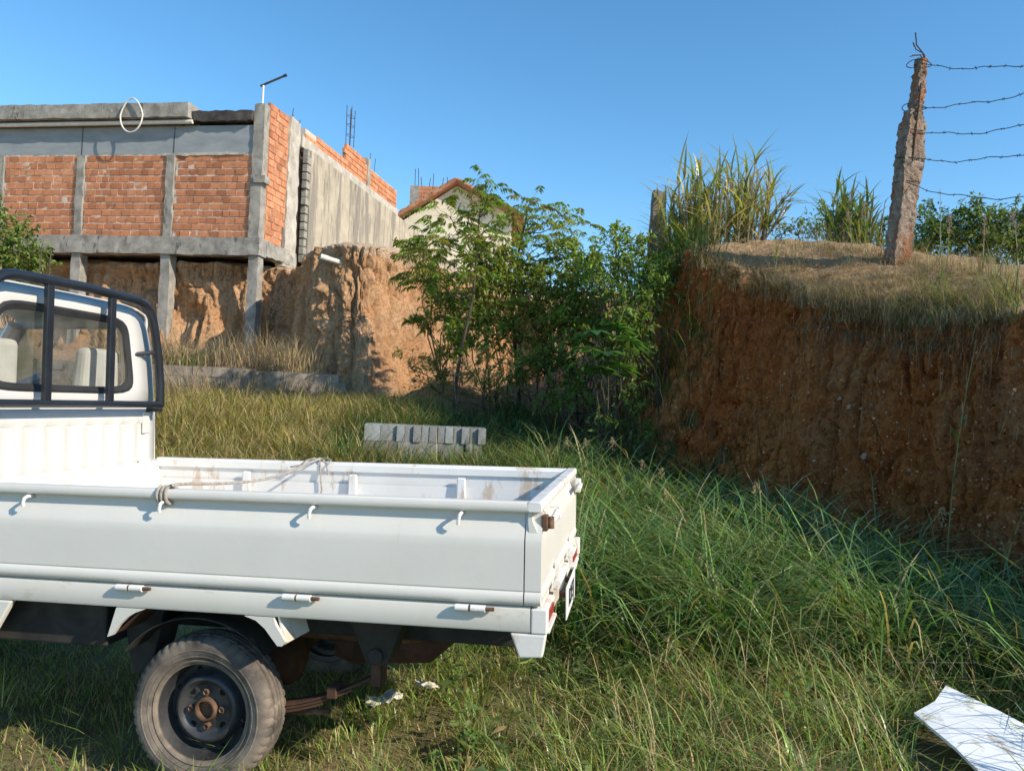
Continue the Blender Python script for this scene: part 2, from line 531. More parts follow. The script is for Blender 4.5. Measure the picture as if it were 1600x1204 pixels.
# ================================================================== TERRAIN
def ground_z(x, y):
    x = np.asarray(x, float); y = np.asarray(y, float)
    z = -0.03 + 0.0325 * np.clip(x - 0.1, -6, 5)
    left = 1 - sstep(-1.5, 2.5, x)
    rise = sstep(4.2, 13.5, y) * (0.62 + 0.38 * left)
    z = z * (1 - 0.7 * sstep(5, 12, y)) + rise
    z = z + 0.03 * fbm(np.stack([x * .8, y * .8, 0 * x], -1), 3, 3) * sstep(0.5, 4, np.abs(x + 1.2) + np.abs(y - 3.3) * 1.5)
    return z


def axis_pts(lo, hi, dlo, dhi, step, far):
    a = list(np.arange(dlo, dhi + 1e-6, step))
    out = []
    x, s = dlo, step
    while x > lo:
        s *= 1.35; x -= s; out.append(max(x, lo))
    b = []
    x, s = dhi, step
    while x < hi:
        s *= 1.35; x += s; b.append(min(x, hi))
    return np.array(out[::-1] + a + b)


gx = axis_pts(-400, 400, -9, 6, .12, 0)
gy = axis_pts(-60, 800, 1.0, 16, .12, 0)
GX, GY = np.meshgrid(gx, gy, indexing='ij')
GZ = ground_z(GX, GY) + 0.015 * fbm(np.stack([GX * 3, GY * 3, 0 * GX], -1), 3, 9)
V = np.stack([GX, GY, GZ], -1).reshape(-1, 3)
Q = grid_faces(len(gx), len(gy))
me = mesh_np('ground', V, Q.ravel(), np.arange(len(Q)) * 4, smooth=True)
ground = tag(link('ground', me, M['ground']), kind='structure')
TERR = [(V, Q)]


def catmull(tab, n_per):
    """tab (K, m): smooth resample; n_per: points for each span"""
    tab = np.asarray(tab, float)
    ext = np.vstack([2 * tab[0] - tab[1], tab, 2 * tab[-1] - tab[-2]])
    out = []
    for k in range(len(tab) - 1):
        p0, p1, p2, p3 = ext[k:k + 4]
        n = n_per[k]
        t = np.linspace(0, 1, n, endpoint=False)[:, None]
        out.append(0.5 * (2 * p1 + (p2 - p0) * t + (2 * p0 - 5 * p1 + 4 * p2 - p3) * t ** 2 + (3 * p1 - p0 - 3 * p2 + p3) * t ** 3))
    out.append(tab[-1:])
    return np.vstack(out)


def bank(name, rows, n_per, nface, nslope, nback, mat_, amp, seed, gscale=1.0, topround=.10, vs=1.0):
    """swept earth cut: rows of (foot, face top, slope top, far back) points"""
    R_ = catmull([np.concatenate(r) for r in rows], n_per)
    A, B, C, D = [R_[:, 3 * k:3 * k + 3] for k in range(4)]
    n = len(R_)
    tan = np.gradient(B, axis=0); tan[:, 2] = 0
    tan /= np.linalg.norm(tan, axis=1)[:, None] + 1e-9
    outw = A - B; outw[:, 2] = 0
    outw = outw - (outw * tan).sum(1)[:, None] * tan
    outw /= np.linalg.norm(outw, axis=1)[:, None] + 1e-9
    s = np.concatenate([[0], np.cumsum(np.linalg.norm(np.diff(B[:, :2], axis=0), axis=1))])
    tf = np.linspace(0, 1, nface)
    P, K = [], []
    sunk = np.array([0, 0, -0.35])
    for t in tf:
        b = t ** 0.8
        z = A[:, 2] - .35 + (B[:, 2] - A[:, 2] + .35) * t
        xy = A[:, :2] + (B[:, :2] - A[:, :2]) * (1 - (1 - t) ** 1.7)
        P.append(np.column_stack([xy, z])); K.append(np.full(n, t))
    for t in np.linspace(0, 1, nslope + 1)[1:]:
        q = B + (C - B) * t
        q[:, 2] = B[:, 2] + (C[:, 2] - B[:, 2]) * (1 - (1 - t) ** 1.5)
        P.append(q); K.append(np.full(n, 1 + t))
    for t in np.linspace(0, 1, nback + 1)[1:]:
        P.append(C + (D - C) * t ** 2); K.append(np.full(n, 2 + t))
    P = np.stack(P, 1); K = np.stack(K, 1)
    sg = np.repeat(s[:, None], P.shape[1], 1)
    z = P[..., 2]
    face = sstep(0, .12, K) * (1 - sstep(.97, 1.10, K))
    q = lambda a, b, c=0.0: np.stack([sg * a * gscale, z * b * gscale * (vs if b < 2 else 1.0) + (0 if a > 8 else .22 * sg * b), 0 * z + c], -1)
    d = amp[0] * fbm(q(.45, .22, 1.3), 3, seed)
    g = vnoise(q(1.35, .22, 4.0) + .8 * vnoise(q(.9, .9), seed + 8)[..., None], seed + 1)
    d += amp[1] * (2.6 * np.abs(g) ** .7 - 1) * (0.7 + 0.5 * vnoise(q(.4, .5), seed + 2))
    g2 = vnoise(q(4.2, .55, 2.0) + .5 * vnoise(q(2.5, 2.5), seed + 9)[..., None], seed + 3)
    d += amp[2] * (2.6 * np.abs(g2) ** .6 - 1)
    d += amp[3] * fbm(q(9, 5, 7.0), 3, seed + 5)
    g3 = vnoise(q(2.3, .32, 6.0) + .7 * vnoise(q(1.7, 1.3), seed + 15)[..., None], seed + 16)
    d -= amp[1] * 1.1 * np.exp(-(np.abs(g3) / .06) ** 2) * np.clip(.3 + vnoise(q(.5, .4, 3.), seed + 17), 0, 1)
    d += amp[3] * .6 * fbm(q(24, 16, 2.0), 2, seed + 18)
    P[..., :2] += (d * face)[..., None] * outw[:, None, :2]
    # crumbly lip
    lip = np.exp(-((K - 1.0) / .10) ** 2)
    P[..., 2] += lip * (-topround * (.5 + .8 * np.abs(fbm(q(1.6, 0, 3.), 3, seed + 6))))
    top = sstep(1.02, 1.2, K) * (1 - sstep(2.0, 2.3, K))
    XY = np.stack([P[..., 0], P[..., 1], 0 * z], -1)
    P[..., 2] += top * (.07 * fbm(XY * 1.1, 3, seed + 11) + .022 * fbm(XY * 6, 3, seed + 12))
    cols = np.zeros(P.shape)
    cols[..., 0] = sstep(.955, 1.03, K + .05 * fbm(q(1.1, .8, 9.), 4, seed + 20))
    V = P.reshape(-1, 3)
    Q = grid_faces(P.shape[0], P.shape[1])
    me = mesh_np(name, V, Q.ravel(), np.arange(len(Q)) * 4, cols.reshape(-1, 3), smooth=True)
    o = tag(link(name, me, mat_), kind='structure')
    TERR.append((V, Q))
    return o


def nearer(rows, k=.86):
    out = []
    for r in rows:
        q = [EYE + k * (np.array(p) - EYE) for p in r[:3]]
        q[0][2] = r[0][2]
        out.append((q[0], q[1], q[2], np.array(r[3])))
    return out


bank('right_earth_bank', [
    ((5.6, -5.5, .15), (6.3, -5.5, 2.5), (8.5, -4.5, 3.0), (30, -2, 3.2)),
    ((5.0, .6, .15), (5.6, .7, 2.55), (7.6, 2.0, 3.1), (28, 8, 3.2)),
    ((4.25, 4.2, .12), (4.85, 4.4, 2.5), (6.8, 6.6, 3.0), (24, 18, 3.2))] + nearer([
    ((4.35, 6.6, .12), (4.82, 7.1, 2.52), (6.7, 10.2, 3.36), (18, 26, 3.5)),
    ((3.85, 7.5, .12), (4.45, 8.05, 2.5), (6.0, 10.6, 3.58), (16, 30, 3.7)),
    ((3.2, 8.7, .14), (3.85, 9.2, 2.74), (5.0, 12, 4.02), (14, 34, 4.1)),
    ((2.5, 9.9, .2), (3.3, 10.4, 3.24), (4.1, 12.8, 4.15), (12, 38, 4.2)),
    ((1.45, 11.0, .35), (2.55, 11.6, 3.78), (3.2, 13.2, 4.12), (10, 42, 3.8))]) + [
    ((1.55, 11.4, .5), (2.0, 11.8, 3.3), (2.9, 12.6, 3.7), (9, 46, 3.8)),
    ((2.0, 15.0, .8), (2.8, 15.0, 3.6), (4.0, 15.8, 3.8), (9, 50, 3.8)),
    ((2.9, 19, 1.2), (3.7, 19.2, 3.7), (5, 20, 3.9), (9, 54, 3.9))],
    [20, 40, 80, 110, 150, 150, 140, 60, 30, 15], 150, 60, 8, M['rsoil'], (.17, .10, .062, .036), 3, gscale=1.65, topround=.05, vs=.55)

bank('left_earth_bank', [
    ((-26, 23.6, 2.2), (-26, 24.6, 4.7), (-26, 27, 4.9), (-60, 90, 5.4)),
    ((-14, 21.1, 2.2), (-14, 22.2, 4.7), (-14, 24, 4.9), (-30, 90, 5.4)),
    ((-10, 20.35, 2.2), (-10, 21.4, 4.72), (-10, 24, 4.9), (-20, 90, 5.4)),
    ((-7.6, 20.0, 2.1), (-7.6, 21.0, 4.72), (-7.9, 24, 4.85), (-14, 90, 5.4)),
    ((-6.0, 20.2, 1.9), (-6.1, 20.9, 4.66),
     (-6, 23, 4.8), (-10, 90, 5.4)),
    ((-5.15, 18.0, 1.8), (-5.0, 18.6, 4.64), (-6, 22, 4.8), (-9, 90, 5.4)),
    ((-4.2, 16.0, 1.5), (-4.4, 17.0, 4.6), (-4.6, 20, 4.75), (-5, 90, 5.2)),
    ((-2.85, 14.5, .95), (-3.3, 16.3, 4.55), (-3.6, 18.6, 4.7), (-1, 90, 5.0)),
    ((-1.75, 15.5, .95), (-2.3, 17.5, 4.5), (-2.4, 19.5, 4.7), (3, 90, 5.0)),
    ((-.95, 16.8, .9), (-1.45, 18.8, 4.25), (-1.3, 20, 4.5), (7, 90, 5.0)),
    ((.4, 17.2, .9), (.2, 19.8, 4.0), (.2, 21.5, 4.3), (12, 90, 5.0)),
    ((2.2, 15.9, .9), (2.4, 18.8, 3.95), (2.4, 20.5, 4.2), (18, 90, 5.0)),
    ((5.0, 16.5, 1.0), (5, 19, 3.95), (5, 21, 4.2), (30, 90, 5.0))],
    [10, 40, 60, 60, 60, 80, 110, 100, 80, 50, 40, 20], 110, 20, 8, M['lsoil'], (.26, .20, .11, .04), 21, gscale=1.0, vs=.6)

# terrace behind the low concrete wall, under the house on stilts
tx = np.linspace(-26, -3.3, 130); ty = np.linspace(15.12, 22.2, 50)
TX, TY = np.meshgrid(tx, ty, indexing='ij')
TZ = 1.58 + .55 * sstep(15.2, 20, TY) + .16 * fbm(np.stack([TX * .7, TY * .7, 0 * TX], -1), 4, 40) * sstep(15.1, 15.8, TY)
TZ = np.where(TX > -3.9, TZ - 1.0 * sstep(-3.9, -3.3, TX), TZ)
V = np.stack([TX, TY, TZ], -1).reshape(-1, 3)
Q = grid_faces(len(tx), len(ty))
cols = np.zeros(V.shape); cols[:, 0] = .4
tag(link('terrace_ground', mesh_np('terrace_ground', V, Q.ravel(), np.arange(len(Q)) * 4, cols, smooth=True), M['lsoil']), kind='structure')
TERR.append((V, Q))

# rubble and soil slope at the back of the cut
mx_ = np.linspace(-2.6, 2.6, 90); my_ = np.linspace(10.2, 16.6, 80)
MX, MY = np.meshgrid(mx_, my_, indexing='ij')
MZ = ground_z(MX, MY) - .12 + .95 * sstep(10.8, 16, MY) * sstep(-2.6, -1.2, MX) + .16 * fbm(np.stack([MX * 1.4, MY * 1.4, 0 * MX], -1), 4, 50)
V = np.stack([MX, MY, MZ], -1).reshape(-1, 3)
Q = grid_faces(len(mx_), len(my_))
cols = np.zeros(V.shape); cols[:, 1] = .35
tag(link('rubble_slope', mesh_np('rubble_slope', V, Q.ravel(), np.arange(len(Q)) * 4, cols, smooth=True), M['lsoil']), kind='structure')
TERR.append((V, Q))

_allv, _allq, _b = [], [], 0
for v_, q_ in TERR:
    _allv.append(v_); _allq.append(q_ + _b); _b += len(v_)
BVH = BVHTree.FromPolygons(np.vstack(_allv).tolist(), np.vstack(_allq).tolist())


def drop(x, y, z0=30.0):
    h = BVH.ray_cast(Vector((x, y, z0)), Vector((0, 0, -1)))
    return h[0].z if h[0] is not None else float(ground_z(x, y))


def drops(xy):
    return np.array([drop(float(a), float(b)) for a, b in xy])


def hit(px, py):
    """terrain point seen at a photo pixel"""
    d = at(px, py, 1.0) - EYE
    h = BVH.ray_cast(Vector(EYE), Vector(d).normalized())
    return np.array(h[0]) if h[0] is not None else None


# ================================================================== HOUSE ON STILTS
HO = np.array([-6.75, 20.0, 0.0])                       # front right corner
E2 = np.array([0.165, 0.986, 0.0]); E2 /= np.linalg.norm(E2)   # along the side, receding
E1 = np.array([-E2[1], E2[0], 0.0])                     # along the front, to the left
EZ = np.array([0, 0, 1.0])
hz_ang = math.atan2(-E1[1], -E1[0])                     # local +x runs right along the front
house = empty('brick_house', HO + EZ * 2.0)
tag(house, 'unfinished red brick house raised on concrete stilts over the earth cut', 'house')


def HW(a, d, z):
    """a metres left along the front, d metres back, height z (world), relative to the house empty"""
    return HO + E1 * a + E2 * d * (1.1 if d > .4 else 1.0) + EZ * z - np.array(house.location)


def hbox(name, m, a0, a1, d0, d1, z0, z1, seg=None, amp=.012, freq=5, seed=0, fn=None, parent=None):
    dims = (a1 - a0, (d1 - d0) * (1.1 if d0 > .4 else 1.0), z1 - z0)
    seg = seg or tuple(max(1, int(x / .12)) for x in dims)
    return rough_box(name, m, parent or house, HW(a0, d0, z0), E1, E2, EZ, dims, seg, amp, freq, seed, fn)


cols_a = [0.0, 2.52, 5.2, 7.7, 10.3, 12.9]
for k, a in enumerate(cols_a):
    top = 8.74 if k == 0 else 7.42
    wdt = .30 if k == 0 else .23
    hbox('column', M['concrete'], a + .02, a + .02 + wdt, -.02, .24, 5.22, top, (3, 3, 26), .016, 6, k)
    hbox('stilt', M['concrete'], a + .03, a + .31, .02, .30, 1.5, 4.78, (3, 3, 24), .014, 4, 20 + k)
hbox('column', M['concrete'], -.10, .22, -.08, .2, 6.66, 6.84, (3, 3, 2), .012, 6, 77)   # shuttering left at the corner
hbox('floor_beam', M['concrete'], -.03, 13.3, -.05, .32, 4.76, 5.23, (110, 3, 6), .022, 5, 31)
hbox('floor_slab', M['concrete'], .25, 13.2, .33, 11, 4.86, 5.1, (20, 20, 2), .01, 3, 33)
# beam returning along the side
hbox('floor_beam', M['concrete'], -.05, .24, .33, 2.1, 4.80, 5.2, (3, 14, 4), .025, 5, 35)
hbox('stilt', M['concrete'], .02, .3, 1.5, 1.9, 2.0, 4.80, (3, 3, 20), .02, 5, 36)
fas = hbox('fascia_board', M['fascia'], .30, 13.3, .04, .14, 7.43, 8.2, (1, 1, 1), 0)
for a in (2.6, 5.35, 8.1, 10.8):
    mb = MB()
    mb.hexa([HW(a, .028, 7.44), HW(a + .012, .028, 7.44), HW(a + .012, .038, 7.44), HW(a, .038, 7.44), HW(a, .028, 8.19), HW(a + .012, .028, 8.19), HW(a + .012, .038, 8.19), HW(a, .038, 8.19)])
    mb.build('joint_strip', M['chassis'], house)
# roof edge: a gutter-like concrete lip, broken short of the corner
hbox('roof_edge', M['concrete'], 2.05, 13.4, -.28, .30, 8.34, 8.72, (90, 4, 4), .015, 4, 41)
hbox('roof_edge', M['dark_concrete'], .31, 2.04, -.10, .30, 8.28, 8.55, (18, 3, 3), .035, 6, 42)
hbox('roof_slab', M['concrete'], .3, 13.3, .31, 10, 8.3, 8.55, (12, 12, 2), .01, 3, 43)
mb = MB(); mb.tube([HW(a, -.12, 8.26 - .004 * a) for a in np.linspace(2.0, 13.3, 12)], .055, 10); mb.build('gutter_pipe', M['pvc'], house, True)
# ledge of pale mortar above the right panel
hbox('mortar_smear', M['pale_concrete'], .55, 2.9, .0, .05, 7.40, 7.47, (20, 1, 1), .02, 5, 44)

# brick panels: mortar bed, single clay bricks proud of it
CH, BL = .1835, .285
def brick_mesh(name, L, h=CH - .030, d=.10):
    v, f = [], []
    # grooved face: four shallow flutes
    n = 4
    zs = []
    for k in range(n):
        zs += [k * h / n + .004, (k + 1) * h / n - .004]
    ys = []
    prof = [(d, 0)] + [(0.0, z) if True else 0 for z in (0,)]
    prof = [(d, 0.0), (0.004, 0.0)]
    for k in range(n):
        z0, z1 = k * h / n, (k + 1) * h / n
        prof += [(0.0, z0 + .006), (0.0, z1 - .006)]
        if k < n - 1: prof += [(0.005, z1)]
    prof += [(0.004, h), (d, h)]
    mb = MB(); mb.extrude(prof, 0, -L / 2, L / 2)
    me = bpy.data.meshes.new(name); me.from_pydata(mb.v, [], mb.f); me.update()
    me.materials.append(M['brick'])
    return me


brick_me = [brick_mesh('brick', L) for L in (.27, .25, .18, .13, .09)]
brick_L = [.27, .25, .18, .13, .09]
panel_rot = Matrix(((-E1[0], E2[0], 0), (-E1[1], E2[1], 0), (0, 0, 1))).to_euler()   # local x right, y back
nb_made = 0
far_bricks = MB()
for k in range(len(cols_a) - 1):
    a0 = cols_a[k] + (.33 if k == 0 else .26); a1 = cols_a[k + 1] + .01
    pan = hbox('brick_panel', M['mortar'], a0, a1, .042, .16, 5.2, 7.44, (34, 1, 34), .012, 9, 60 + k)
    for r in range(12):
        a = a0 + rnd.uniform(-.1, .02)
        z = 5.235 + r * CH + rnd.uniform(-.004, .004)
        half = rnd.random() < .22
        first = True
        while a < a1 - .03:
            if first: i = rnd.choice([0, 2, 3]); first = False
            elif half: i = rnd.choice([2, 2, 3, 1])
            else: i = rnd.choice([0, 0, 0, 1, 1, 2])
            L = brick_L[i]
            if a < a0: a = a0 + .004
            if a + L > a1:
                fit = [j for j in range(5) if brick_L[j] <= a1 - a]
                if not fit: break
                i = fit[0]; L = brick_L[i]
            c = HW(a + L / 2, .028 + rnd.uniform(-.008, .008), z)
            if k < 3 and nb_made < 300:
                b = bpy.data.objects.new('brick', brick_me[i])
                COL.objects.link(b); b.parent = pan
                b.location = c
                b.rotation_euler = (panel_rot[0] + rnd.uniform(-.01, .01), panel_rot[1] + rnd.uniform(-.008, .008), panel_rot[2] + rnd.uniform(-.012, .012))
                nb_made += 1
            else:
                h, d = CH - .030, .08
                p = lambda s, y, zz: c - E1 * s * L / 2 * -1 + E2 * y + EZ * zz
                far_bricks.hexa([p(-1, 0, 0), p(1, 0, 0), p(1, d, 0), p(-1, d, 0), p(-1, 0, h), p(1, 0, h), p(1, d, h), p(-1, d, h)])
            a += L + rnd.uniform(.010, .026)
# side wall bricks
def side_bricks(mb, d0, d1, z0, z1, a=-.01, top=None, Lb=.28):
    r = 0; z = z0
    while z < z1 - .05:
        d = d0 - (.14 if r % 2 else 0)
        while d < d1 - .02:
            s, e = max(d, d0), min(d + Lb, d1)
            zt = top(0.5 * (s + e)) if top else 1e9
            if e - s > .04 and z + CH < zt + .03:
                o = rnd.uniform(-.008, .008)
                p0, h = HW(a + o, s, z), CH - .028
                dx, dy = E2 * ((e - s) * 1.1 - .012), E1 * .09
                mb.hexa([p0, p0 + dx, p0 + dx + dy, p0 + dy, p0 + EZ * h, p0 + dx + EZ * h, p0 + dx + dy + EZ * h, p0 + dy + EZ * h])
            d += Lb
        z += CH; r += 1
hbox('side_wall', M['mortar'], .012, .20, .245, 1.335, 5.2, 8.78, (1, 8, 28), .008, 6, 70)
side_bricks(far_bricks, .25, 1.2, 5.22, 8.86)
def parapet_top(d):
    if d < 3.0: return 9.02 - .04 * d
    if d < 5.1: return 9.10
    if d < 6.9: return 9.72
    return 9.42
side_bricks(far_bricks, 2.3, 10.0, 8.66, 9.75, .05, parapet_top)
fb = far_bricks.build('brick_courses', M['brick'], house); fb['kind'] = 'stuff'
hbox('side_wall', M['mortar'], .075, .22, 2.3, 10.0, 8.3, 8.98, (1, 30, 4), .012, 5, 71)
hbox('parapet', M['mortar'], .075, .2, 5.15, 10.0, 8.98, 9.4, (1, 20, 4), .012, 5, 72)
hbox('side_column', M['pale_concrete'], -.045, .22, 1.21, 1.80, 4.7, 8.9, (3, 6, 34), .03, 4, 73)
hbox('side_column', M['concrete'], .26, .5, 1.801, 2.3, 4.5, 8.55, (3, 5, 34), .04, 5, 74)
hbox('concrete_band', M['pale_concrete'], .0, .3, 2.0, 10.1, 8.34, 8.665, (3, 60, 4), .018, 4, 75)
hbox('brick_pier', M['concrete'], .02, .3, 6.9, 7.15, 8.6, 9.68, (3, 3, 10), .02, 5, 76)
mb = MB()
for (a, d) in ((.05, 5.35), (.2, 5.35), (.05, 5.65), (.2, 5.65), (.12, 5.5)):
    z1 = 10.95 + rnd.uniform(-.12, .06)
    mb.tube([HW(a, d, 9.6), HW(a + rnd.uniform(-.02, .02), d, z1)], .013, 5)
for z in (9.95, 10.3, 10.6):
    mb.tube([HW(.05, 5.35, z), HW(.05, 5.65, z), HW(.2, 5.65, z), HW(.2, 5.35, z), HW(.05, 5.35, z)], .008, 4)
mb.build('rebar_cage', M['rebar'], house)
mb = MB()
for d, h in ((1.5, .35), (1.6, .22), (1.9, .18), (7.3, .4), (7.6, .3)):
    mb.tube([HW(.1, d, 8.7), HW(.1 + rnd.uniform(-.05, .05), d + .03, 8.9 + h + (.7 if d > 5 else 0))], .011, 5)
mb.build('rebar_stub', M['rebar'], house)
hbox('timber_batten', M['wood'], -.035, -.003, 1.08, 1.18, 4.95, 5.75, (1, 1, 6), .004)

# far walls of the house so it stands as a building
hbox('back_wall', M['concrete'], 12.9, 13.1, .3, 10.5, 5.1, 8.3, (1, 6, 4), .01)
hbox('back_wall', M['concrete'], .3, 12.9, 10.3, 10.5, 5.1, 8.3, (6, 1, 4), .01)
hbox('inner_wall', M['mortar'], .25, .4, 2.4, 10.3, 5.1, 8.3, (1, 6, 4), .01)

# street-lamp-like arm on the corner column
lamp = empty('roof_arm', HO + E1 * .16 + E2 * .1 + EZ * 8.74)
mb = MB(); mb.tube([(0, 0, -.05), (0, 0, .52)], .028, 8); mb.build('pole', M['pvc'], lamp, True)
mb = MB(); a_ = np.array([-.08, 0, .50]); b_ = np.array([.55, .1, .86]); mb.tube([a_, b_], .03, 8); mb.tube([b_ - (b_ - a_) * .08, b_ + (b_ - a_) * .03], .04, 8); mb.build('arm', M['chassis'], lamp, True)
tag(lamp, 'thin dark metal arm on a short pole at the roof corner', 'metal arm')
# hose loop hanging over the roof edge
mb = MB()
cpt = HO + E1 * 3.62 + E2 * -.36 + EZ * 8.36
pts = [cpt + E1 * .34 * math.cos(t) * (1 - .25 * max(0, math.sin(t))) * -1 + EZ * .45 * math.sin(t) + E2 * (-.02 * math.cos(t)) for t in np.linspace(math.pi * .5, math.pi * 2.5, 40)]
mb.tube(pts, .02, 8); tag(mb.build('hose_loop', M['pvc'], None, True), 'white hose loop hanging over the roof edge of the brick house', 'hose')

# ================================================================== PLASTERED BOUNDARY WALL
wall = empty('plastered_wall', HO + E2 * 2.2 - E1 * .12 + EZ * 4.5)
tag(wall, 'long stained grey plastered wall beside the brick house', 'wall')
def WW(a, d, z): return HO + E1 * a + E2 * d * 1.1 + EZ * z - np.array(wall.location)
edges = [2.32, 5.5, 10.1, 14.6, 19.0]
for k in range(4):
    rough_box('wall_panel', M['plaster'], wall, WW(-.15 - .004 * (k % 2), edges[k] + (.006 if k else 0), 4.6), E1, E2, EZ, (.16, (edges[k + 1] - edges[k]) * 1.1 - .02, 3.72), (1, 24, 20), .006, 2, 80 + k)
mb = MB()
for k in range(14):
    z0 = 5.0 + k * .24
    o = rnd.uniform(-.05, .05)
    p = WW(-.13 + o * .5, 2.13 + o, z0)
    dx, dy = E2 * (.20 - o), E1 * .16
    h = .21
    mb.hexa([p, p + dx, p + dx + dy, p + dy, p + EZ * h, p + dx + EZ * h, p + dx + dy + EZ * h, p + dy + EZ * h])
mb.build('block_edge', M['concrete'], wall, bevel=.015)
rough_box('footing', M['concrete'], wall, WW(-.42, 3.4, 4.75), E1, E2, EZ, (.28, 4.2, .62), (3, 30, 4), .02, 4, 90)
rough_box('footing', M['brick'], wall, WW(-.32, 2.5, 4.9), E1, E2, EZ, (.3, .85, .5), (2, 4, 3), .02, 4, 91)

# ================================================================== TILE-ROOFED HOUSE BEHIND
hb = empty('tiled_house', at(655, 400, 37.0))
HBO = np.array(hb.location)
def QQ(px, py, d): return at(px, py, d) - HBO
pL = at(612, 330, 36.0); z_e = at(625, 330, 36)[2]
ez = lambda px, py, d: at(px, py, d)[2]
X0, X1, Y0, Y1 = at(622, 350, 36)[0], at(800, 350, 36)[0], 36.0, 43.0
ze, zr = ez(640, 338, 36), ez(711, 306, 38)
B0 = lambda x, y, z: (x - HBO[0], y - HBO[1], z - HBO[2])
mb = MB()
# gable wall, ridge to the right
mb.extrude([(X0 - HBO[0], 4.5 - HBO[2]), (X1 - HBO[0], 4.5 - HBO[2]), (X1 - HBO[0], ze + .3 - HBO[2]), (.5 * (X0 + X1) - HBO[0], zr - HBO[2]), (X0 - HBO[0], ze - .35 - HBO[2])], 1, Y0 - HBO[1], Y1 - HBO[1])
mb.build('wall', M['cream'], hb)
xm = .5 * (X0 + X1)
roof = MB(); tl = MB()
def roofpt(t, y, up): # t 0 eave .. 1 ridge
    return np.array(B0(X0 - .55 + (xm - X0 + .55) * t, y, ze - .55 + (zr + .05 - ze + .55) * t + up))
def roofpt2(t, y, up):
    return np.array(B0(X1 + .55 - (X1 + .55 - xm) * t, y, ze - .05 + (zr + .05 - ze + .05) * t + up))
for fn in (roofpt, roofpt2):
    p = [fn(0, Y0 - .5, .05), fn(1, Y0 - .5, .05), fn(1, Y1, .05), fn(0, Y1, .05)]
    roof.hexa([q - np.array([0, 0, .06]) for q in p] + p)
ro = roof.build('roof', M['tile'], hb)
for fn in (roofpt, roofpt2):
    for j in range(24):
        y = Y0 - .5 + j * .31
        for i in range(9):
            t0, t1 = i / 9.0, (i + 1.12) / 9.0
            a, b = fn(t0, y, .15), fn(min(t1, 1.0), y, .10)
            tl.tube([a, b], [.115, .10], 6, True)
tm = tl.build('roof_tiles', M['tile'], ro); tm['kind'] = 'stuff'
mb = MB()
bx0, bx1 = at(645, 300, 39)[0] - HBO[0], at(712, 300, 39)[0] - HBO[0]
z1_ = ez(680, 292, 39) - HBO[2]
mb.box((bx0, 39 - HBO[1], .5), (bx1, 42 - HBO[1], z1_))
mb.build('upper_wall', M['mortar'], hb)
mb = MB()
r_ = 0; z = 1.0
while z < z1_ - .1:
    x = bx0 - (.14 if r_ % 2 else 0)
    while x < bx1:
        s, e = max(x, bx0), min(x + .27, bx1)
        if e - s > .05: mb.box((s, 38.975 - HBO[1], z), (e - .012, 39.02 - HBO[1], z + .165))
        x += .285
    z += .184; r_ += 1
u = mb.build('brick_courses', M['brick'], hb); u['kind'] = 'stuff'
mb = MB()
mb.box((bx1 - .25, 38.94 - HBO[1], .5), (bx1 + .15, 39.2 - HBO[1], z1_ + .12)); mb.box((bx0 - .15, 38.94 - HBO[1], .5), (bx0 + .3, 39.2 - HBO[1], z1_ + .03))
mb.build('column', M['concrete'], hb)
mb = MB()
for px, h in ((648, .9), (654, .95), (659, .5), (670, .45), (676, .7), (690, .5), (700, .55), (712, .5)):
    q = at(px, 300, 39.1) - HBO
    mb.tube([(q[0], q[1], z1_ - .1), (q[0] + rnd.uniform(-.08, .08), q[1], z1_ + h)], .018, 5)
mb.build('rebar_stub', M['rebar'], hb)
tag(hb, 'cream house with old clay tile roof and bare brick upper wall behind the tree', 'house')

# ================================================================== LOW CONCRETE RETAINING WALL
rw = empty('retaining_wall', (-3.2, 15.0, .7))
zt = 1.74
xs = [-3.25]
while xs[-1] > -16: xs.append(xs[-1] - rnd.uniform(.38, .46))
for r in range(4):
    off = .2 if r % 2 else 0
    for k in range(len(xs) - 1):
        if xs[k] - off < -10.4: continue
        a, b = xs[k + 1] - off + .008, xs[k] - off
        if r == 3 and k < 4: continue
        z0 = .93 + r * .2
        y = 15.0 + rnd.uniform(-.012, .012)
        rough_box('block', M['old_block'], rw, np.array([a, y, z0]) - np.array(rw.location), (1, 0, 0), (0, 1, 0), (0, 0, 1), (b - a, .15, .192), (3, 1, 2), .007, 8, int(r * 50 + k))
rough_box('footing', M['old_block'], rw, np.array([-16, 15.02, .3]) - np.array(rw.location), (1, 0, 0), (0, 1, 0), (0, 0, 1), (12.6, .13, .66), (40, 1, 4), .01, 4, 7)
rough_box('wall_core', M['old_block'], rw, np.array([-16, 15.03, .9]) - np.array(rw.location), (1, 0, 0), (0, 1, 0), (0, 0, 1), (12.6, .11, .78), (40, 1, 4), .008, 4, 8)
tag(rw, 'low weathered concrete block wall half hidden by dry weeds', 'wall')
# drain pipe poking out of the cut
mb = MB()
p0 = at(512, 404, 16.5)
mb.lathe([(-.9, .055), (0, .055), (0, .062), (.16, .062), (.16, .05), (.02, .048), (-.9, .048)], p0, np.array([.15, -.2, .0]) + np.array([-.75, -.1, .12]) * .9, 14)
tag(mb.build('drain_pipe', M['pvc'], None, True), 'short white pipe stub sticking out of the earth cut', 'pipe')

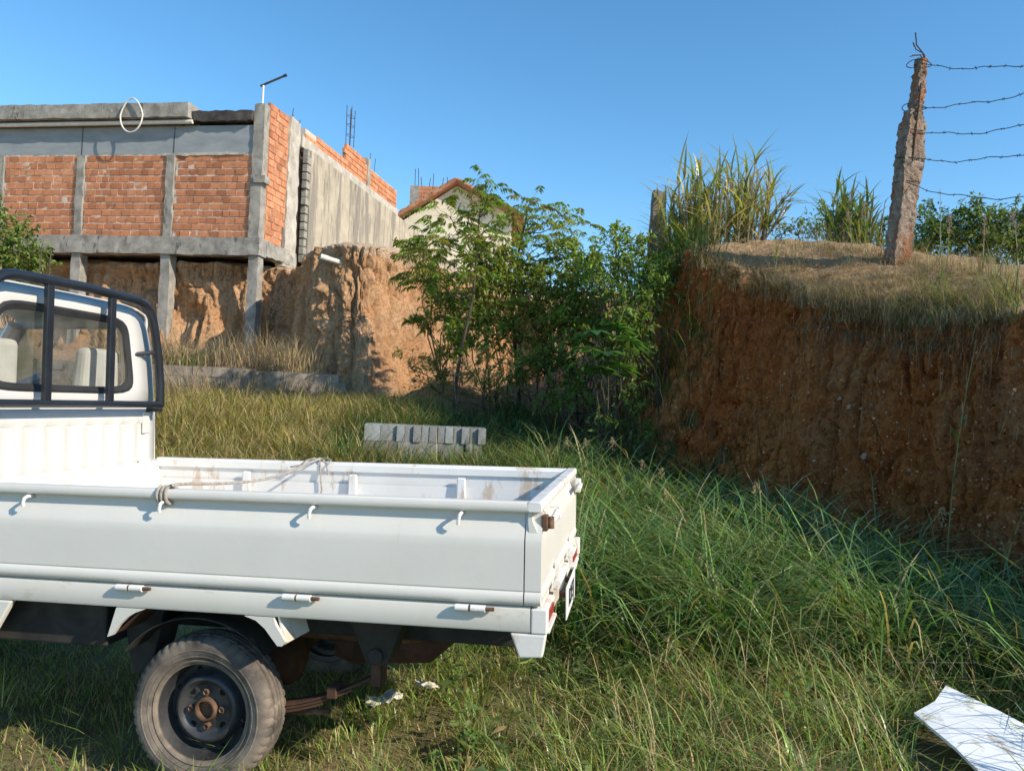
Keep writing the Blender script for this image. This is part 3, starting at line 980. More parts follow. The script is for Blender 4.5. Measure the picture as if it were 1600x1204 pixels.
# ================================================================== TRUCK
TO = np.array([.116, 2.619, 1.103])
tu = np.array([-0.98623972, 0.16219609, -0.03199454]); tw = np.array([0.16261662, 0.98662808, -0.01099415]); tz = np.array([-0.0297835, 0.01604571, 0.99942758])
ZG = 1.134                                              # rail height over the ground
truck = empty('pickup_truck')
tm4 = Matrix.Identity(4)
_o = TO - ZG * tz
for i in range(3):
    tm4[i][0], tm4[i][1], tm4[i][2], tm4[i][3] = -tu[i], tw[i], tz[i], _o[i]
truck.matrix_world = tm4
tag(truck, 'small white flatbed pickup truck with low drop sides parked on the grass', 'truck')
W_ = 1.5
BL_ = 2.42


def t(u, w, z): return (-u, w, z + ZG)
def tb(mb, u0, u1, w0, w1, z0, z1): return mb.box(t(u0, w0, z0), t(u1, w1, z1))
def prof(pts, flip=False):
    return [((W_ - a) if flip else a, b + ZG) for a, b in pts]


rail = [(.006, 0), (.0, -.007), (-.001, -.028), (.004, -.036), (.044, -.037), (.05, -.03), (.05, -.007), (.045, 0)]
def arc(c, r, a0, a1, n): return [(c[0] + r * math.cos(math.radians(a0 + (a1 - a0) * k / n)), c[1] + r * math.sin(math.radians(a0 + (a1 - a0) * k / n))) for k in range(n + 1)]
outer = [(.030, -.0365), (.030, -.062), (.028, -.070), (.022, -.082), (.010, -.108), (.003, -.124), (.0, -.135), (-.001, -.16), (-.0015, -.22), (-.001, -.300), (.003, -.304), (-.004, -.309), (-.008, -.318), (-.0095, -.328), (-.008, -.338), (-.003, -.347), (.006, -.352)]
inner = [(.034, -.352), (.034, -.30), (.036, -.14), (.044, -.07), (.044, -.0365)]


def side(flip, name):
    mb = MB(); mb.extrude(prof(outer + inner, flip), 0, -BL_, -.056)
    return mb.build(name, M['white'] if not flip else M['white_worn'], truck, True)


near = side(False, 'side_board')
near['label'] = 'near white drop side with pressed panel'
far = side(True, 'side_board')
far['label'] = 'far drop side, worn inside'
mb = MB(); mb.extrude(prof(rail), 0, -BL_, -.002); mb.build('rail', M['white'], near, True, .003)
mb = MB(); mb.extrude(prof([(p[0] - .002, p[1]) for p in rail], True), 0, -BL_, -.002)
mb.extrude(prof([(.058, -.012), (.058, -.05), (.05, -.055), (.046, -.05), (.046, -.012)], True), 0, -BL_, -.05)
mb.build('rail', M['white_worn'], far, True, .003)
# inner lower sheet of the far side, stakes
mb = MB(); tb(mb, .06, BL_ - .02, W_ - .05, W_ - .046, -.35, -.115); mb.build('inner_panel', M['white_worn'], far)
for u in (1.846, 1.219, .608):
    mb = MB()
    mb.hexa([t(u - .032, W_ - .09, -.352), t(u + .032, W_ - .09, -.352), t(u + .032, W_ - .052, -.352), t(u - .032, W_ - .052, -.352),
             t(u - .024, W_ - .075, -.062), t(u + .024, W_ - .075, -.062), t(u + .024, W_ - .059, -.062), t(u - .024, W_ - .059, -.062)])
    mb.build('stake', M['white_worn'], far, bevel=.008)
for u in (1.846, 1.219, .608):
    mb = MB()
    mb.hexa([t(u - .032, .052, -.352), t(u + .032, .052, -.352), t(u + .032, .09, -.352), t(u - .032, .09, -.352),
             t(u - .024, .059, -.062), t(u + .024, .059, -.062), t(u + .024, .075, -.062), t(u - .024, .075, -.062)])
    mb.build('stake', M['white_worn'], near, bevel=.008)
# corner posts at the tail
for fl in (False, True):
    mb = MB(); mb.extrude(prof([(p[0] + .001, p[1]) for p in outer] + inner, fl), 0, -.051, .004); mb.build('corner_post', M['white'], truck, True)
# hooks under the near rail
for u in (1.973, 1.406, .822, .278, 2.30):
    for (wn_, sg, par) in ((0.0, -1, near), (W_, 1, far)):
        mb = MB(); w0 = wn_ - sg * .03
        mb.tube([t(u, w0, -.045), t(u, wn_ + sg * .004, -.046), t(u + .002, wn_ + sg * .016, -.053), t(u + .004, wn_ + sg * .018, -.068), t(u + .006, wn_ + sg * .014, -.082)], .0065, 8)
        mb.lathe([(0, .011), (.004, .011)], t(u, w0, -.045), (0, sg, 0), 10)
        mb.build('rope_hook', M['white_worn'], par, True)
# tailgate
mb = MB()
pt = [(-a, b + ZG) for a, b in outer + inner]
mb.extrude(pt, 1, .012, W_ - .012)
tg = mb.build('tailgate', M['white'], truck, True)
mb = MB(); mb.extrude([(-p[0] + .004, p[1] + ZG + .002) for p in rail], 1, -.001, W_ + .001); mb.build('rail', M['white_worn'], tg, True, .003)
mb = MB()
for u0, u1, w0, w1, z0, z1 in ((-.022, .0, .02, .06, -.10, -.045),):
    tb(mb, u0, u1, w0, w1, z0, z1)
mb.lathe([(-.02, .013), (.02, .013)], t(-.03, .045, -.072), (0, 0, 1), 10)
mb.build('latch', M['rust'], tg, True, .004)
mb = MB(); mb.tube([t(-.03, .045, -.068), t(-.035, .10, -.066), t(-.03, .26, -.064)], .013, 8); mb.build('latch_handle', M['white_worn'], tg, True)
mb = MB(); mb.tube([t(.0, .30, -.05), t(-.03, .31, -.048), t(-.035, .31, -.09), t(-.02, .31, -.1)], .006, 7); mb.build('rope_hook', M['white_worn'], tg, True)
mb = MB(); tb(mb, -.03, .0, W_ - .06, W_ + .0, -.12, -.05); mb.tube([t(-.03, W_ - .05, -.08), t(-.035, W_ - .25, -.08)], .013, 8); mb.build('latch', M['white_worn'], tg, True, .004)
for w in (.42, 1.05):
    mb = MB(); mb.tube([t(-.02, w - .05, -.357), t(-.02, w + .05, -.357)], .017, 10); tb(mb, -.026, -.008, w - .045, w - .005, -.42, -.35); tb(mb, -.022, -.006, w + .005, w + .045, -.36, -.29)
    mb.build('hinge', M['white_worn'], tg, True)
# floor
mb = MB(); tb(mb, .01, BL_, .036, W_ - .036, -.395, -.356)
fl = mb.build('bed_floor', M['white_worn'], truck)
for k in range(12):
    w = .12 + k * .115
    mb = MB(); tb(mb, .05, BL_ - .02, w, w + .05, -.356, -.350); mb.build('floor_rib', M['white_worn'], fl, bevel=.003)
mb = MB(); tb(mb, BL_ - .02, BL_ + .0, .036, W_ - .036, -.36, -.02); mb.build('front_board', M['white_worn'], truck)
# skirts with lower return
for s, fl_ in ((0, False), (1, True)):
    sk = [(.006, -.361), (.003, -.366), (.002, -.436), (.006, -.443), (.045, -.444), (.045, -.438), (.012, -.436), (.012, -.366), (.05, -.362), (.05, -.358), (.012, -.357)]
    mb = MB(); mb.extrude(prof(sk, fl_), 0, -2.62, -.032)
    skirt = mb.build('bed_skirt', M['white_dusty'], truck, True)
    if s == 0:
        for u in (1.527, .87, .239):
            mb = MB()
            mb.tube([t(u - .055, -.012, -.366), t(u - .004, -.012, -.366)], .0125, 10); mb.tube([t(u + .004, -.012, -.366), t(u + .05, -.012, -.366)], .0125, 10)
            tb(mb, u - .05, u - .006, -.02, .004, -.392, -.368) if False else None
            h = mb.build('hinge', M['white_worn'], skirt, True)
            mb = MB(); mb.tube([t(u - .085, -.011, -.366), t(u - .055, -.011, -.366)], .007, 8); mb.tube([t(u - .004, -.012, -.366), t(u + .004, -.012, -.366)], .0105, 8); mb.build('hinge_pin', M['rust'], h, True)
# lower corner piece (rear)
for s in (0, 1):
    w0, w1 = (.004, .05) if s == 0 else (W_ - .05, W_ - .004)
    mb = MB()
    mb.hexa([t(-.012, w0, -.525), t(.068, w0, -.53), t(.068, w1 + .1 * (1 - 2 * s) * 0, -.53), t(-.012, w1, -.525), t(-.024, w0, -.447), t(.10, w0, -.447), t(.10, w1, -.447), t(-.024, w1, -.447)])
    tb(mb, -.028, .0295, w0 - .001, w1, -.4465, -.360)
    mb.build('corner_flap', M['white_worn'], truck, bevel=.006)
# rear cross member, lamps, plate
mb = MB(); tb(mb, -.012, .03, .052, W_ - .052, -.45, -.40); mb.build('rear_beam', M['white_worn'], truck, bevel=.005)
for w in (.20, 1.30):
    mb = MB(); tb(mb, -.020, -.013, w - .09, w + .10, -.44, -.405); l = mb.build('tail_lamp', M['red_lens'], truck, bevel=.008)
    mb = MB(); tb(mb, -.028, -.005, w - .12, w + .12, -.465, -.452); mb.build('lamp_bracket', M['white_worn'], l, bevel=.004)
mb = MB()
tb(mb, -.050, -.044, .50, .90, -.53, -.40)
pl = mb.build('number_plate', M['plate'], truck, bevel=.002)
mb = MB(); tb(mb, -.044, -.013, .55, .58, -.45, -.43); tb(mb, -.044, -.013, .82, .85, -.45, -.43); mb.build('plate_bracket', M['rust'], pl)
cu = bpy.data.curves.new('plate_text', 'FONT'); cu.body = 'R2F5J'; cu.size = .105; cu.align_x = 'CENTER'; cu.align_y = 'CENTER'; cu.extrude = .0008
to_ = bpy.data.objects.new('tmp_text', cu); COL.objects.link(to_)
bpy.context.view_layer.update()
tme = bpy.data.meshes.new_from_object(to_.evaluated_get(bpy.context.evaluated_depsgraph_get()))
bpy.data.objects.remove(to_, do_unlink=True)
txt = link('plate_lettering', tme, M['ink'], pl)
txt.matrix_local = Matrix(((0, 0, 1, .0515), (1, 0, 0, .70), (0, 1, 0, -.465 + ZG), (0, 0, 0, 1)))
# wheel-arch flaps
HUB = (1.292, .08, -.847)
def flap(pts, name, u_in):
    mb = MB()
    n = len(pts)
    v = [t(u, .003, z) for u, z in pts] + [t(u, .02, z) for u, z in pts]
    f = [tuple(range(n)), tuple(range(n, 2 * n))[::-1]] + [(i, n + i, n + (i + 1) % n, (i + 1) % n) for i in range(n)]
    mb.add(v, f)
    return mb.build(name, M['white'], truck)
f1 = flap([(1.588, -.446), (1.622, -.556), (1.600, -.548), (1.575, -.512), (1.545, -.482), (1.51, -.460), (1.472, -.446)], 'arch_flap', 0)
f2 = flap([(1.075, -.446), (1.03, -.460), (.995, -.487), (.965, -.523), (.945, -.546), (.928, -.546), (.915, -.53), (.935, -.50), (.955, -.47), (.962, -.446)], 'arch_flap', 0)
mb = MB()
for (pp, nn) in (((1.472, -.448), (1.605, -.55)),):
    mb.hexa([t(1.605, .021, -.55), t(1.60, .2, -.55), t(1.595, .2, -.546), t(1.598, .021, -.546), t(1.49, .021, -.449), t(1.49, .2, -.449), t(1.48, .2, -.448), t(1.48, .021, -.448)])
mb.build('mud_guard', M['rusty_dark'], f1)
mb = MB()
mb.hexa([t(.925, .0205, -.545), t(.90, .16, -.535), t(.893, .16, -.533), t(.916, .0205, -.538), t(.955, .0205, -.447), t(.93, .16, -.447), t(.922, .16, -.447), t(.947, .0205, -.447)])
mb.build('mud_guard', M['white_worn'], f2)
# chassis
mb = MB()
for w in (.34, 1.09):
    tb(mb, .02, 4.0, w, w + .07, -.60, -.455)
ch = mb.build('chassis_frame', M['chassis'], truck, bevel=.006)
for u in (.12, .62, 1.75, 2.3):
    mb = MB(); tb(mb, u, u + .07, .05, W_ - .05, -.455, -.398); mb.build('cross_member', M['chassis'], ch)
mb = MB(); tb(mb, 1.70, 2.6, .10, .33, -.63, -.46); mb.build('battery_tray', M['chassis'], ch, bevel=.01)
mb = MB()
mb.hexa([t(1.64, .18, -.76), t(1.56, .18, -.74), t(1.56, .30, -.74), t(1.64, .30, -.76), t(1.70, .18, -.46), t(1.50, .18, -.46), t(1.50, .34, -.46), t(1.70, .34, -.46)])
mb.build('spring_hanger', M['chassis'], ch, bevel=.01)
mb = MB()
mb.hexa([t(.60, .20, -.66), t(.68, .20, -.66), t(.68, .30, -.66), t(.60, .30, -.66), t(.52, .18, -.46), t(.76, .18, -.46), t(.76, .34, -.46), t(.52, .34, -.46)])
mb.tube([t(.64, .18, -.62), t(.64, .32, -.62)], .03, 12)
mb.build('spring_hanger', M['chassis'], ch, bevel=.008)
for dz, ulo, uhi in ((0, .66, 1.60), (-.012, .74, 1.58), (-.024, .86, 1.54), (-.036, 1.02, 1.48)):
    mb = MB(); pts = []
    for k in range(13):
        uu = ulo + (uhi - ulo) * k / 12.0
        zz = -.70 - .155 * (1 - ((uu - 1.2) / .55) ** 2) + dz
        pts.append((uu, zz))
    v, f = [], []
    for uu, zz in pts:
        v += [t(uu, .215, zz), t(uu, .275, zz), t(uu, .275, zz - .009), t(uu, .215, zz - .009)]
    for k in range(12):
        for i in range(4): f.append((4 * k + i, 4 * k + (i + 1) % 4, 4 * k + 4 + (i + 1) % 4, 4 * k + 4 + i))
    f += [(0, 1, 2, 3), (48, 51, 50, 49)]
    mb.add(v, f); mb.build('leaf_spring', M['rusty_dark'], ch)
for q in ((.80, .84, .205, .285, -.80, -.755), (.625, .665, .205, .285, -.74, -.60)):
    mb = MB(); tb(mb, *q); mb.build('spring_clip', M['rusty_dark'], ch, bevel=.004)
mb = MB(); mb.tube([t(HUB[0], .2, HUB[2]), t(HUB[0], 1.3, HUB[2])], .045, 12); mb.lathe([(-.14, .05), (-.1, .10), (0, .13), (.1, .10), (.14, .05)], t(HUB[0], .75, HUB[2]), (0, 1, 0), 16); mb.build('rear_axle', M['rusty_dark'], ch, True)
mb = MB(); mb.tube([t(1.15, .52, -.62), t(.9, .52, -.62), t(.6, .54, -.62), t(.42, .56, -.59), t(.30, .56, -.55)], [.05, .055, .055, .05, .04], 12); mb.build('exhaust', M['rust'], ch, True)
mb = MB(); mb.tube([t(.95, .60, -.72), t(.88, .60, -.72), t(.55, .62, -.70), t(.44, .62, -.65)], [.05, .075, .075, .03], 14); mb.build('muffler', M['rusty_dark'], ch, True)
mb = MB(); mb.tube([t(1.05, .30, -.90), t(.86, .30, -.885)], .013, 8); mb.build('brake_pipe', M['rust'], ch, True)
mb = MB(); mb.tube([t(.9, .58, -.52), t(.52, .60, -.52)], .09, 12); mb.build('spare_wheel_carrier', M['chassis'], ch, True)
# tyre-arch liner
mb = MB()
la = [(HUB[0] + .365 * math.cos(a), HUB[2] + .365 * math.sin(a)) for a in np.radians(np.linspace(38, 138, 14))]
v = []; f = []
for uu, zz in la: v += [t(uu, .05, min(zz, -.46)), t(uu, .32, min(zz, -.46))]
for k in range(13): f.append((2 * k, 2 * k + 1, 2 * k + 3, 2 * k + 2))
mb.add(v, f); lo = mb.build('arch_liner', M['chassis'], truck); sm = lo.modifiers.new('t', 'SOLIDIFY'); sm.thickness = .004

# wheels
def wheel(u, w, z, s, parent):
    """s = -1 outer face to the near side"""
    c = t(u, w, z); ax = (0, s, 0)
    e = bpy.data.objects.new('wheel', None); COL.objects.link(e); e.parent = parent; e.empty_display_size = .1
    tp = [(.060, .193), (.066, .199), (.076, .214), (.081, .232), (.0815, .246), (.078, .262), (.072, .273), (.063, .281), (.050, .2855), (.046, .2865), (.044, .2795), (.036, .2795), (.034, .287), (.016, .288), (.014, .281), (.006, .281), (.004, .288)]
    tp = tp + [(-a, r) for a, r in tp[::-1]]
    def mod(j, i):
        q = (i % 4 == 0)
        if j in (6, 7, 8, 9) or j in (len(tp) - 7, len(tp) - 8, len(tp) - 9, len(tp) - 10): return -.0065 if q else 0
        if j == 5: return -.003 if q else 0
        if j in (12, 13, 16): return -.005 if (i + 2) % 6 == 0 else 0
        return 0
    mb = MB(); mb.lathe(tp, c, ax, 192, mod, True); mb.build('tyre', M['tyre'], e, True)
    mb = MB(); mb.lathe([(.081, .2335), (.083, .236), (.083, .239), (.081, .2415)], c, ax, 96); mb.lathe([(.0745, .209), (.0768, .211), (.0775, .214), (.0765, .216)], c, ax, 96); mb.build('sidewall_ring', M['tyre'], e, True)
    mb = MB(); mb.lathe([(.058, .180), (.060, .190), (.063, .197), (.068, .199), (.070, .196), (.067, .190), (.062, .186), (.054, .181)], c, ax, 72); mb.build('rim_lip', M['rimdust'], e, True)
    mb = MB(); mb.lathe([(.056, .1815), (.040, .176), (.024, .172), (-.005, .166), (-.055, .165), (-.06, .19)], c, ax, 72)
    mb.lathe([(-.012, .165), (-.010, .150), (-.004, .140), (.012, .132), (.026, .126), (.033, .119), (.034, .112), (.028, .103), (.018, .096), (.013, .088), (.012, .070), (.014, .052), (.016, .040)], c, ax, 72)
    rim = mb.build('rim', M['rim'], e, True)
    cc = np.array(c); axv = np.array(ax, float)
    mb = MB(); mb.lathe([(.010, .046), (.034, .044), (.040, .040), (.040, .034), (.012, .032), (.008, .001)], c, ax, 28); mb.build('hub', M['rust'], rim, True)
    for k in range(4):
        th = math.radians(k * 90 + 2); p = cc + np.array([math.cos(th), 0, math.sin(th)]) * .064
        mb = MB(); mb.lathe([(.010, .0135), (.030, .0135), (.032, .010), (.024, .009), (.024, .001)], p, ax, 6); mb.build('wheel_nut', M['rust'], rim)
        th += math.pi / 4; p = cc + np.array([math.cos(th), 0, math.sin(th)]) * .088
        mb = MB(); mb.lathe([(.015, .0095), (.017, .011), (.015, .0125)], p, ax, 14); mb.disc(p + axv * .0155, ax, .0097, 14); mb.build('bolt_hole_disc', M['hole_dark'], rim)  # black disc in place of a cut hole, its shade painted
        # pressed lobes between the bolts
        q = cc + np.array([math.cos(th), 0, math.sin(th)]) * .088
        mb = MB(); mb.lathe([(.011, .030), (.0145, .026), (.0152, .014)], q, ax, 14); mb.build('pressing', M['rim'], rim, True)
        th2 = th + .3
    for k in range(8):
        th = math.radians(k * 45 + 20); p = cc + np.array([math.cos(th), 0, math.sin(th)]) * .148 + axv * -.007
        mb = MB(); mb.lathe([(.0, .001), (.0, .011)], p, (0, s * .9, 0), 12); mb.build('vent_hole_disc', M['hole_dark'], rim)  # flat black disc painted as the dark of a vent opening
    mb = MB(); th = math.radians(-10); p = cc + np.array([math.cos(th), 0, math.sin(th)]) * .165; mb.tube([p + axv * 0, p + axv * .035 - np.array([math.cos(th), 0, math.sin(th)]) * .01], .006, 8); mb.build('valve', M['seal'], rim, True)
    return e
wheel(HUB[0], .162, HUB[2], -1, truck)
wheel(HUB[0], W_ - .162, HUB[2], 1, truck)
wheel(3.55, .162, HUB[2], -1, truck)
wheel(3.55, W_ - .162, HUB[2], 1, truck)

# cab ------------------------------------------------------------------
CU = 2.45
def ww(z):   # half width at height z
    return .745 - .045 * max(0, z) - .10 * max(0, z - .25) - .22 * max(0, z - .62)
ZT = .84
cab = MB()
zs = [-.42, -.2, 0, .15, .28]
# rear wall lower: pressed ribs
nr = 10
rows = []
wsamp = []
for k in range(nr):
    c = -.60 + k * (1.2 / (nr - 1))
    wsamp += [(c - .052, 0), (c - .040, -.010), (c + .028, -.010), (c + .040, 0)]
wl = [-1.0] + [a for a, b in wsamp] + [1.0]
dl = [0] + [b for a, b in wsamp] + [0]
zl = [-.43, -.36, .165, .195, .205, .285]
for z in zl:
    for a, d in zip(wl, dl):
        x = a if abs(a) < .9 else math.copysign(ww(z) - .025, a)
        dd = d if -.36 < z < .20 else 0
        rows.append(t(CU - dd * -1 * -1, .75 + x, z))
n_ = len(wl)
fs = []
for j in range(len(zl) - 1):
    for i in range(n_ - 1): fs.append((j * n_ + i, j * n_ + i + 1, (j + 1) * n_ + i + 1, (j + 1) * n_ + i))
cab.add(rows, fs)
# rear wall upper: ring from outline to window opening
def outline(n):
    pts = []
    zz0, zz1 = .285, ZT
    # rounded top corners
    for k in range(n):
        a = 2 * math.pi * k / n
        ca, sa = math.cos(a), math.sin(a)
        s = 1.0 / (abs(ca) ** 14 + abs(sa) ** 14) ** (1 / 14.0) if sa < 0 else 1.0 / (abs(ca) ** 6 + abs(sa) ** 6) ** (1 / 6.0)
        z = .5625 + .2775 * sa * s
        w = .75 + (ww(z) - .02) * max(-1, min(1, ca * s))
        pts.append((w, z))
    return pts
def winline(n, grow=0.0):
    pts = []
    for k in range(n):
        a = 2 * math.pi * k / n
        ca, sa = math.cos(a), math.sin(a)
        s = 1.0 / (abs(ca) ** 7 + abs(sa) ** 7) ** (1 / 7.0)
        z = .565 + (.182 + grow) * sa * s
        w = .75 + (.45 + grow - .035 * (z - .565) / .182) * ca * s
        pts.append((w, z))
    return pts
NW = 72
o_, w1_, w0_ = outline(NW), winline(NW, .045), winline(NW)
w05 = winline(NW, .02)
ringv = [t(CU, *p) for p in o_] + [t(CU - .014, *p) for p in w1_] + [t(CU - .010, *p) for p in w05] + [t(CU + .03, *p) for p in w0_]
ringf = []
for r in range(3):
    for k in range(NW): ringf.append((r * NW + k, r * NW + (k + 1) % NW, (r + 1) * NW + (k + 1) % NW, (r + 1) * NW + k))
cab.add(ringv, ringf)
# rear corner radius, sides below the windows, roof
prof_side = [(-.43), (-.2), 0, .15, .285]
def side_strip(mb, us, zs_, s, off=0.0):
    v, f = [], []
    for u, ins in us:
        for z in zs_:
            v.append(t(u, .75 + s * (ww(z) - ins + off), z))
    m = len(zs_)
    for i in range(len(us) - 1):
        for j in range(m - 1): f.append((i * m + j, i * m + j + 1, (i + 1) * m + j + 1, (i + 1) * m + j))
    mb.add(v, f)
zlow = [-.43, -.2, 0, .15, .285]
zup = [.285, .4, .5, .62, .70, .74]
rear_c = [(CU, .025), (CU + .007, .012), (CU + .02, .003), (CU + .04, 0)]
for s in (-1, 1):
    side_strip(cab, rear_c + [(2.60, 0), (3.3, 0), (3.9, .03), (4.15, .12)], zlow, s)
    side_strip(cab, rear_c + [(2.56, 0)], zup, s)                     # rear pillar
    side_strip(cab, [(3.36, .0), (3.42, .0)], zup, s)                 # front pillar foot
# roof
v, f = [], []
ru = [CU, CU + .02, CU + .06, 2.7, 3.0, 3.22, 3.30]
rz = [0, .012, .018, .03, .03, .015, -.01]
nk = 21
for u, dz in zip(ru, rz):
    for k in range(nk):
        a = math.pi * k / (nk - 1)
        ca, sa = math.cos(a), math.sin(a)
        s = 1.0 / (abs(ca) ** 5 + abs(sa) ** 5) ** .2
        z = .735 + (.105 + dz) * sa * s
        v.append(t(u, .75 - (ww(.74) - .012 + (0.010 if u > CU else 0)) * ca * s, z))
for i in range(len(ru) - 1):
    for k in range(nk - 1): f.append((i * nk + k, i * nk + k + 1, (i + 1) * nk + k + 1, (i + 1) * nk + k))
cab.add(v, f)
# bonnet / nose and windscreen frame
cab.hexa([t(3.95, .06, -.43), t(4.2, .15, -.43), t(4.2, 1.35, -.43), t(3.95, 1.44, -.43), t(3.6, .06, .285), t(4.05, .14, .10), t(4.05, 1.36, .10), t(3.6, 1.44, .285)])
for s in (-1, 1):
    a = .75 + s * (ww(.3) - .03); b = .75 + s * (ww(.74) - .04)
    cab.tube([t(3.66, a, .28), t(3.28, b, .75)], .035, 8)
cabo = cab.build('cab', M['cab_white'], truck, True)
so = cabo.modifiers.new('t', 'SOLIDIFY'); so.thickness = .012; so.offset = 0
# door seams, window seal, glass
mb = MB()
w_in, w_out = winline(NW, -.012), winline(NW, .026)
v = [t(CU - .016, *p) for p in w_out] + [t(CU - .022, *p) for p in winline(NW, .012)] + [t(CU - .010, *p) for p in w_in] + [t(CU + .004, *p) for p in w_in]
f = []
for r in range(3):
    for k in range(NW): f.append((r * NW + k, r * NW + (k + 1) % NW, (r + 1) * NW + (k + 1) % NW, (r + 1) * NW + k))
mb.add(v, f); seal = mb.build('window_seal', M['seal'], cabo, True)
mb = MB(); mb.add([t(CU - .006, *p) for p in winline(NW, .004)], [tuple(range(NW))]); mb.build('rear_glass', M['glass'], seal)
mb = MB(); mb.add([t(3.63, .12, .29), t(3.63, 1.38, .29), t(3.30, 1.30, .735), t(3.30, .20, .735)], [(0, 1, 2, 3)]); mb.build('windscreen', M['glass'], cabo)
for s in (-1, 1):
    a0, a1 = .75 + s * (ww(.3) - .02), .75 + s * (ww(.72) - .02)
    mb = MB(); mb.add([t(2.56, a0, .29), t(3.60, a0, .29), t(3.34, a1, .735), t(2.56, a1, .735)], [(0, 1, 2, 3)])
    mb.build('door_glass', M['glass'], cabo)
    mb = MB(); x = .75 + s * (ww(.0) + .004); tb(mb, 2.60, 2.72, x - .012, x + .012, .10, .13); mb.build('door_handle', M['seal'], cabo, bevel=.004)
    mb = MB(); mb.tube([t(3.45, .75 + s * .72, .3), t(3.45, .75 + s * .86, .42)], .012, 7); tb(mb, 3.43, 3.49, .75 + s * .80, .75 + s * .95, .36, .58); mb.build('wing_mirror', M['seal'], cabo, bevel=.01)
# interior
mb = MB(); tb(mb, 2.5, 3.9, .08, 1.42, -.43, -.40); tb(mb, 3.55, 3.75, .1, 1.4, -.2, .27); mb.build('cab_interior', M['interior'], cabo, bevel=.01)
for w in (.40, 1.10):
    mb = MB()
    mb.hexa([t(2.58, w - .23, -.1), t(2.70, w - .23, -.1), t(2.70, w + .23, -.1), t(2.58, w + .23, -.1), t(2.50, w - .20, .36), t(2.58, w - .20, .36), t(2.58, w + .20, .36), t(2.50, w + .20, .36)])
    tb(mb, 2.60, 3.1, w - .23, w + .23, -.22, -.08)
    st = mb.build('seat', M['seat'], cabo, bevel=.035, seg=3)
    mb = MB(); mb.hexa([t(2.51, w - .14, .37), t(2.60, w - .14, .37), t(2.60, w + .14, .37), t(2.51, w + .14, .37), t(2.50, w - .13, .60), t(2.58, w - .13, .60), t(2.58, w + .13, .60), t(2.50, w + .13, .60)])
    mb.build('headrest', M['seat'], st, bevel=.03, seg=3)
mb = MB(); pts = [t(3.25 + .05 * math.sin(a), .42 + .17 * math.cos(a), .24 + .15 * math.sin(a)) for a in np.linspace(0, 2 * math.pi, 25)]; mb.tube(pts, .014, 7); mb.build('steering_wheel', M['seal'], cabo, True)
# black rack behind the cab
rack = MB()
RU = 2.365
tp = [(.11, .30), (.115, .42), (.135, .56), (.165, .68), (.195, .775), (.225, .825), (.27, .855), (.33, .868), (.75, .878), (1.17, .868), (1.23, .855), (1.275, .825), (1.305, .775), (1.335, .68), (1.365, .56), (1.385, .42), (1.39, .30)]
rack.tube([t(RU, w, z) for w, z in tp], .024, 10)
rk = rack.build('rack_frame', M['black'], truck, True)
mb = MB(); mb.tube([t(RU, .09, .305), t(RU, 1.405, .305)], .019, 10); mb.build('rack_rail', M['black'], rk, True)
for w in (.535, .965):
    mb = MB(); tb(mb, RU - .012, RU + .012, w - .021, w + .021, .31, .862); mb.build('rack_bar', M['black'], rk, bevel=.004)
for w, s in ((1.335, 1), (.165, -1)):
    mb = MB(); mb.tube([t(RU, w + .01 * s, .60), t(RU + .05, w - .03 * s, .59), t(CU, w - .10 * s, .575)], .012, 8); mb.build('rack_bracket', M['black'], rk, True)
for w in (.10, 1.40):
    mb = MB(); tb(mb, RU - .005, CU, w - .02, w + .012, .262, .285); ft = mb.build('rack_foot', M['black'], rk, bevel=.004)
    mb = MB(); tb(mb, CU - .012, CU - .001, w - .05, w + .012, .14, .262); mb.build('foot_plate', M['cab_white'], ft, bevel=.004)
# bed-to-cab bracket
for w in (.10, 1.36):
    mb = MB(); tb(mb, CU - .02, CU - .004, w - .04, w + .06, -.13, -.01); tb(mb, CU - .06, CU - .004, w + .06, w + .12, -.05, -.01); b_ = mb.build('cab_bracket', M['cab_white'], truck, bevel=.004)
    for z in (-.035, -.10):
        mb = MB(); mb.lathe([(0, .010), (.006, .009), (.007, .001)], t(CU - .02, w, z), (1, 0, 0), 8); mb.build('bolt', M['white_worn'], b_)
# small white sill piece ahead of the wheel at the frame edge
mb = MB(); mb.hexa([t(2.30, .002, -.60), t(2.12, .002, -.60), t(2.12, .03, -.60), t(2.30, .03, -.60), t(2.30, .002, -.446), t(2.03, .002, -.446), t(2.03, .03, -.446), t(2.30, .03, -.446)]); mb.build('side_step', M['white'], truck, bevel=.006)

# rope ------------------------------------------------------------------
def TWc(u, w, z): return TO + u * tu + w * tw + z * tz
mb = MB()
rp = []
for k in range(3 * 14 + 1):
    a = 2 * math.pi * k / 14.0
    rp.append((1.432 - .017 * k / 14.0, .025 - .033 * math.sin(a), -.022 + .032 * math.cos(a) - .002))
rp += [(1.385, .01, .012), (1.385, .05, .014)]
for k in range(1, 13):
    s = k / 12.0
    rp.append((1.385 + .035 * s + .01 * math.sin(s * 9), .05 + 1.40 * s, .014 - .05 * math.sin(math.pi * s) + .004))
rp += [(1.42, 1.49, .012), (1.42, 1.512, -.01), (1.42, 1.512, -.05)]
mb.tube([TWc(*p) for p in rp], .0065, 8)
rp2 = [(1.425, 1.512, -.04), (1.425, 1.51, .008), (1.43, 1.46, .012), (1.415, 1.44, .0), (1.41, 1.437, -.06), (1.40, 1.436, -.15), (1.41, 1.42, -.26)]
mb.tube([TWc(*p) for p in rp2], .005, 7)
rp3 = [(1.42, 1.45, .01), (1.44, 1.42, .022), (1.48, 1.40, .01), (1.52, 1.41, -.02), (1.58, 1.42, -.03)]
mb.tube([TWc(*p) for p in rp3], .0045, 6)
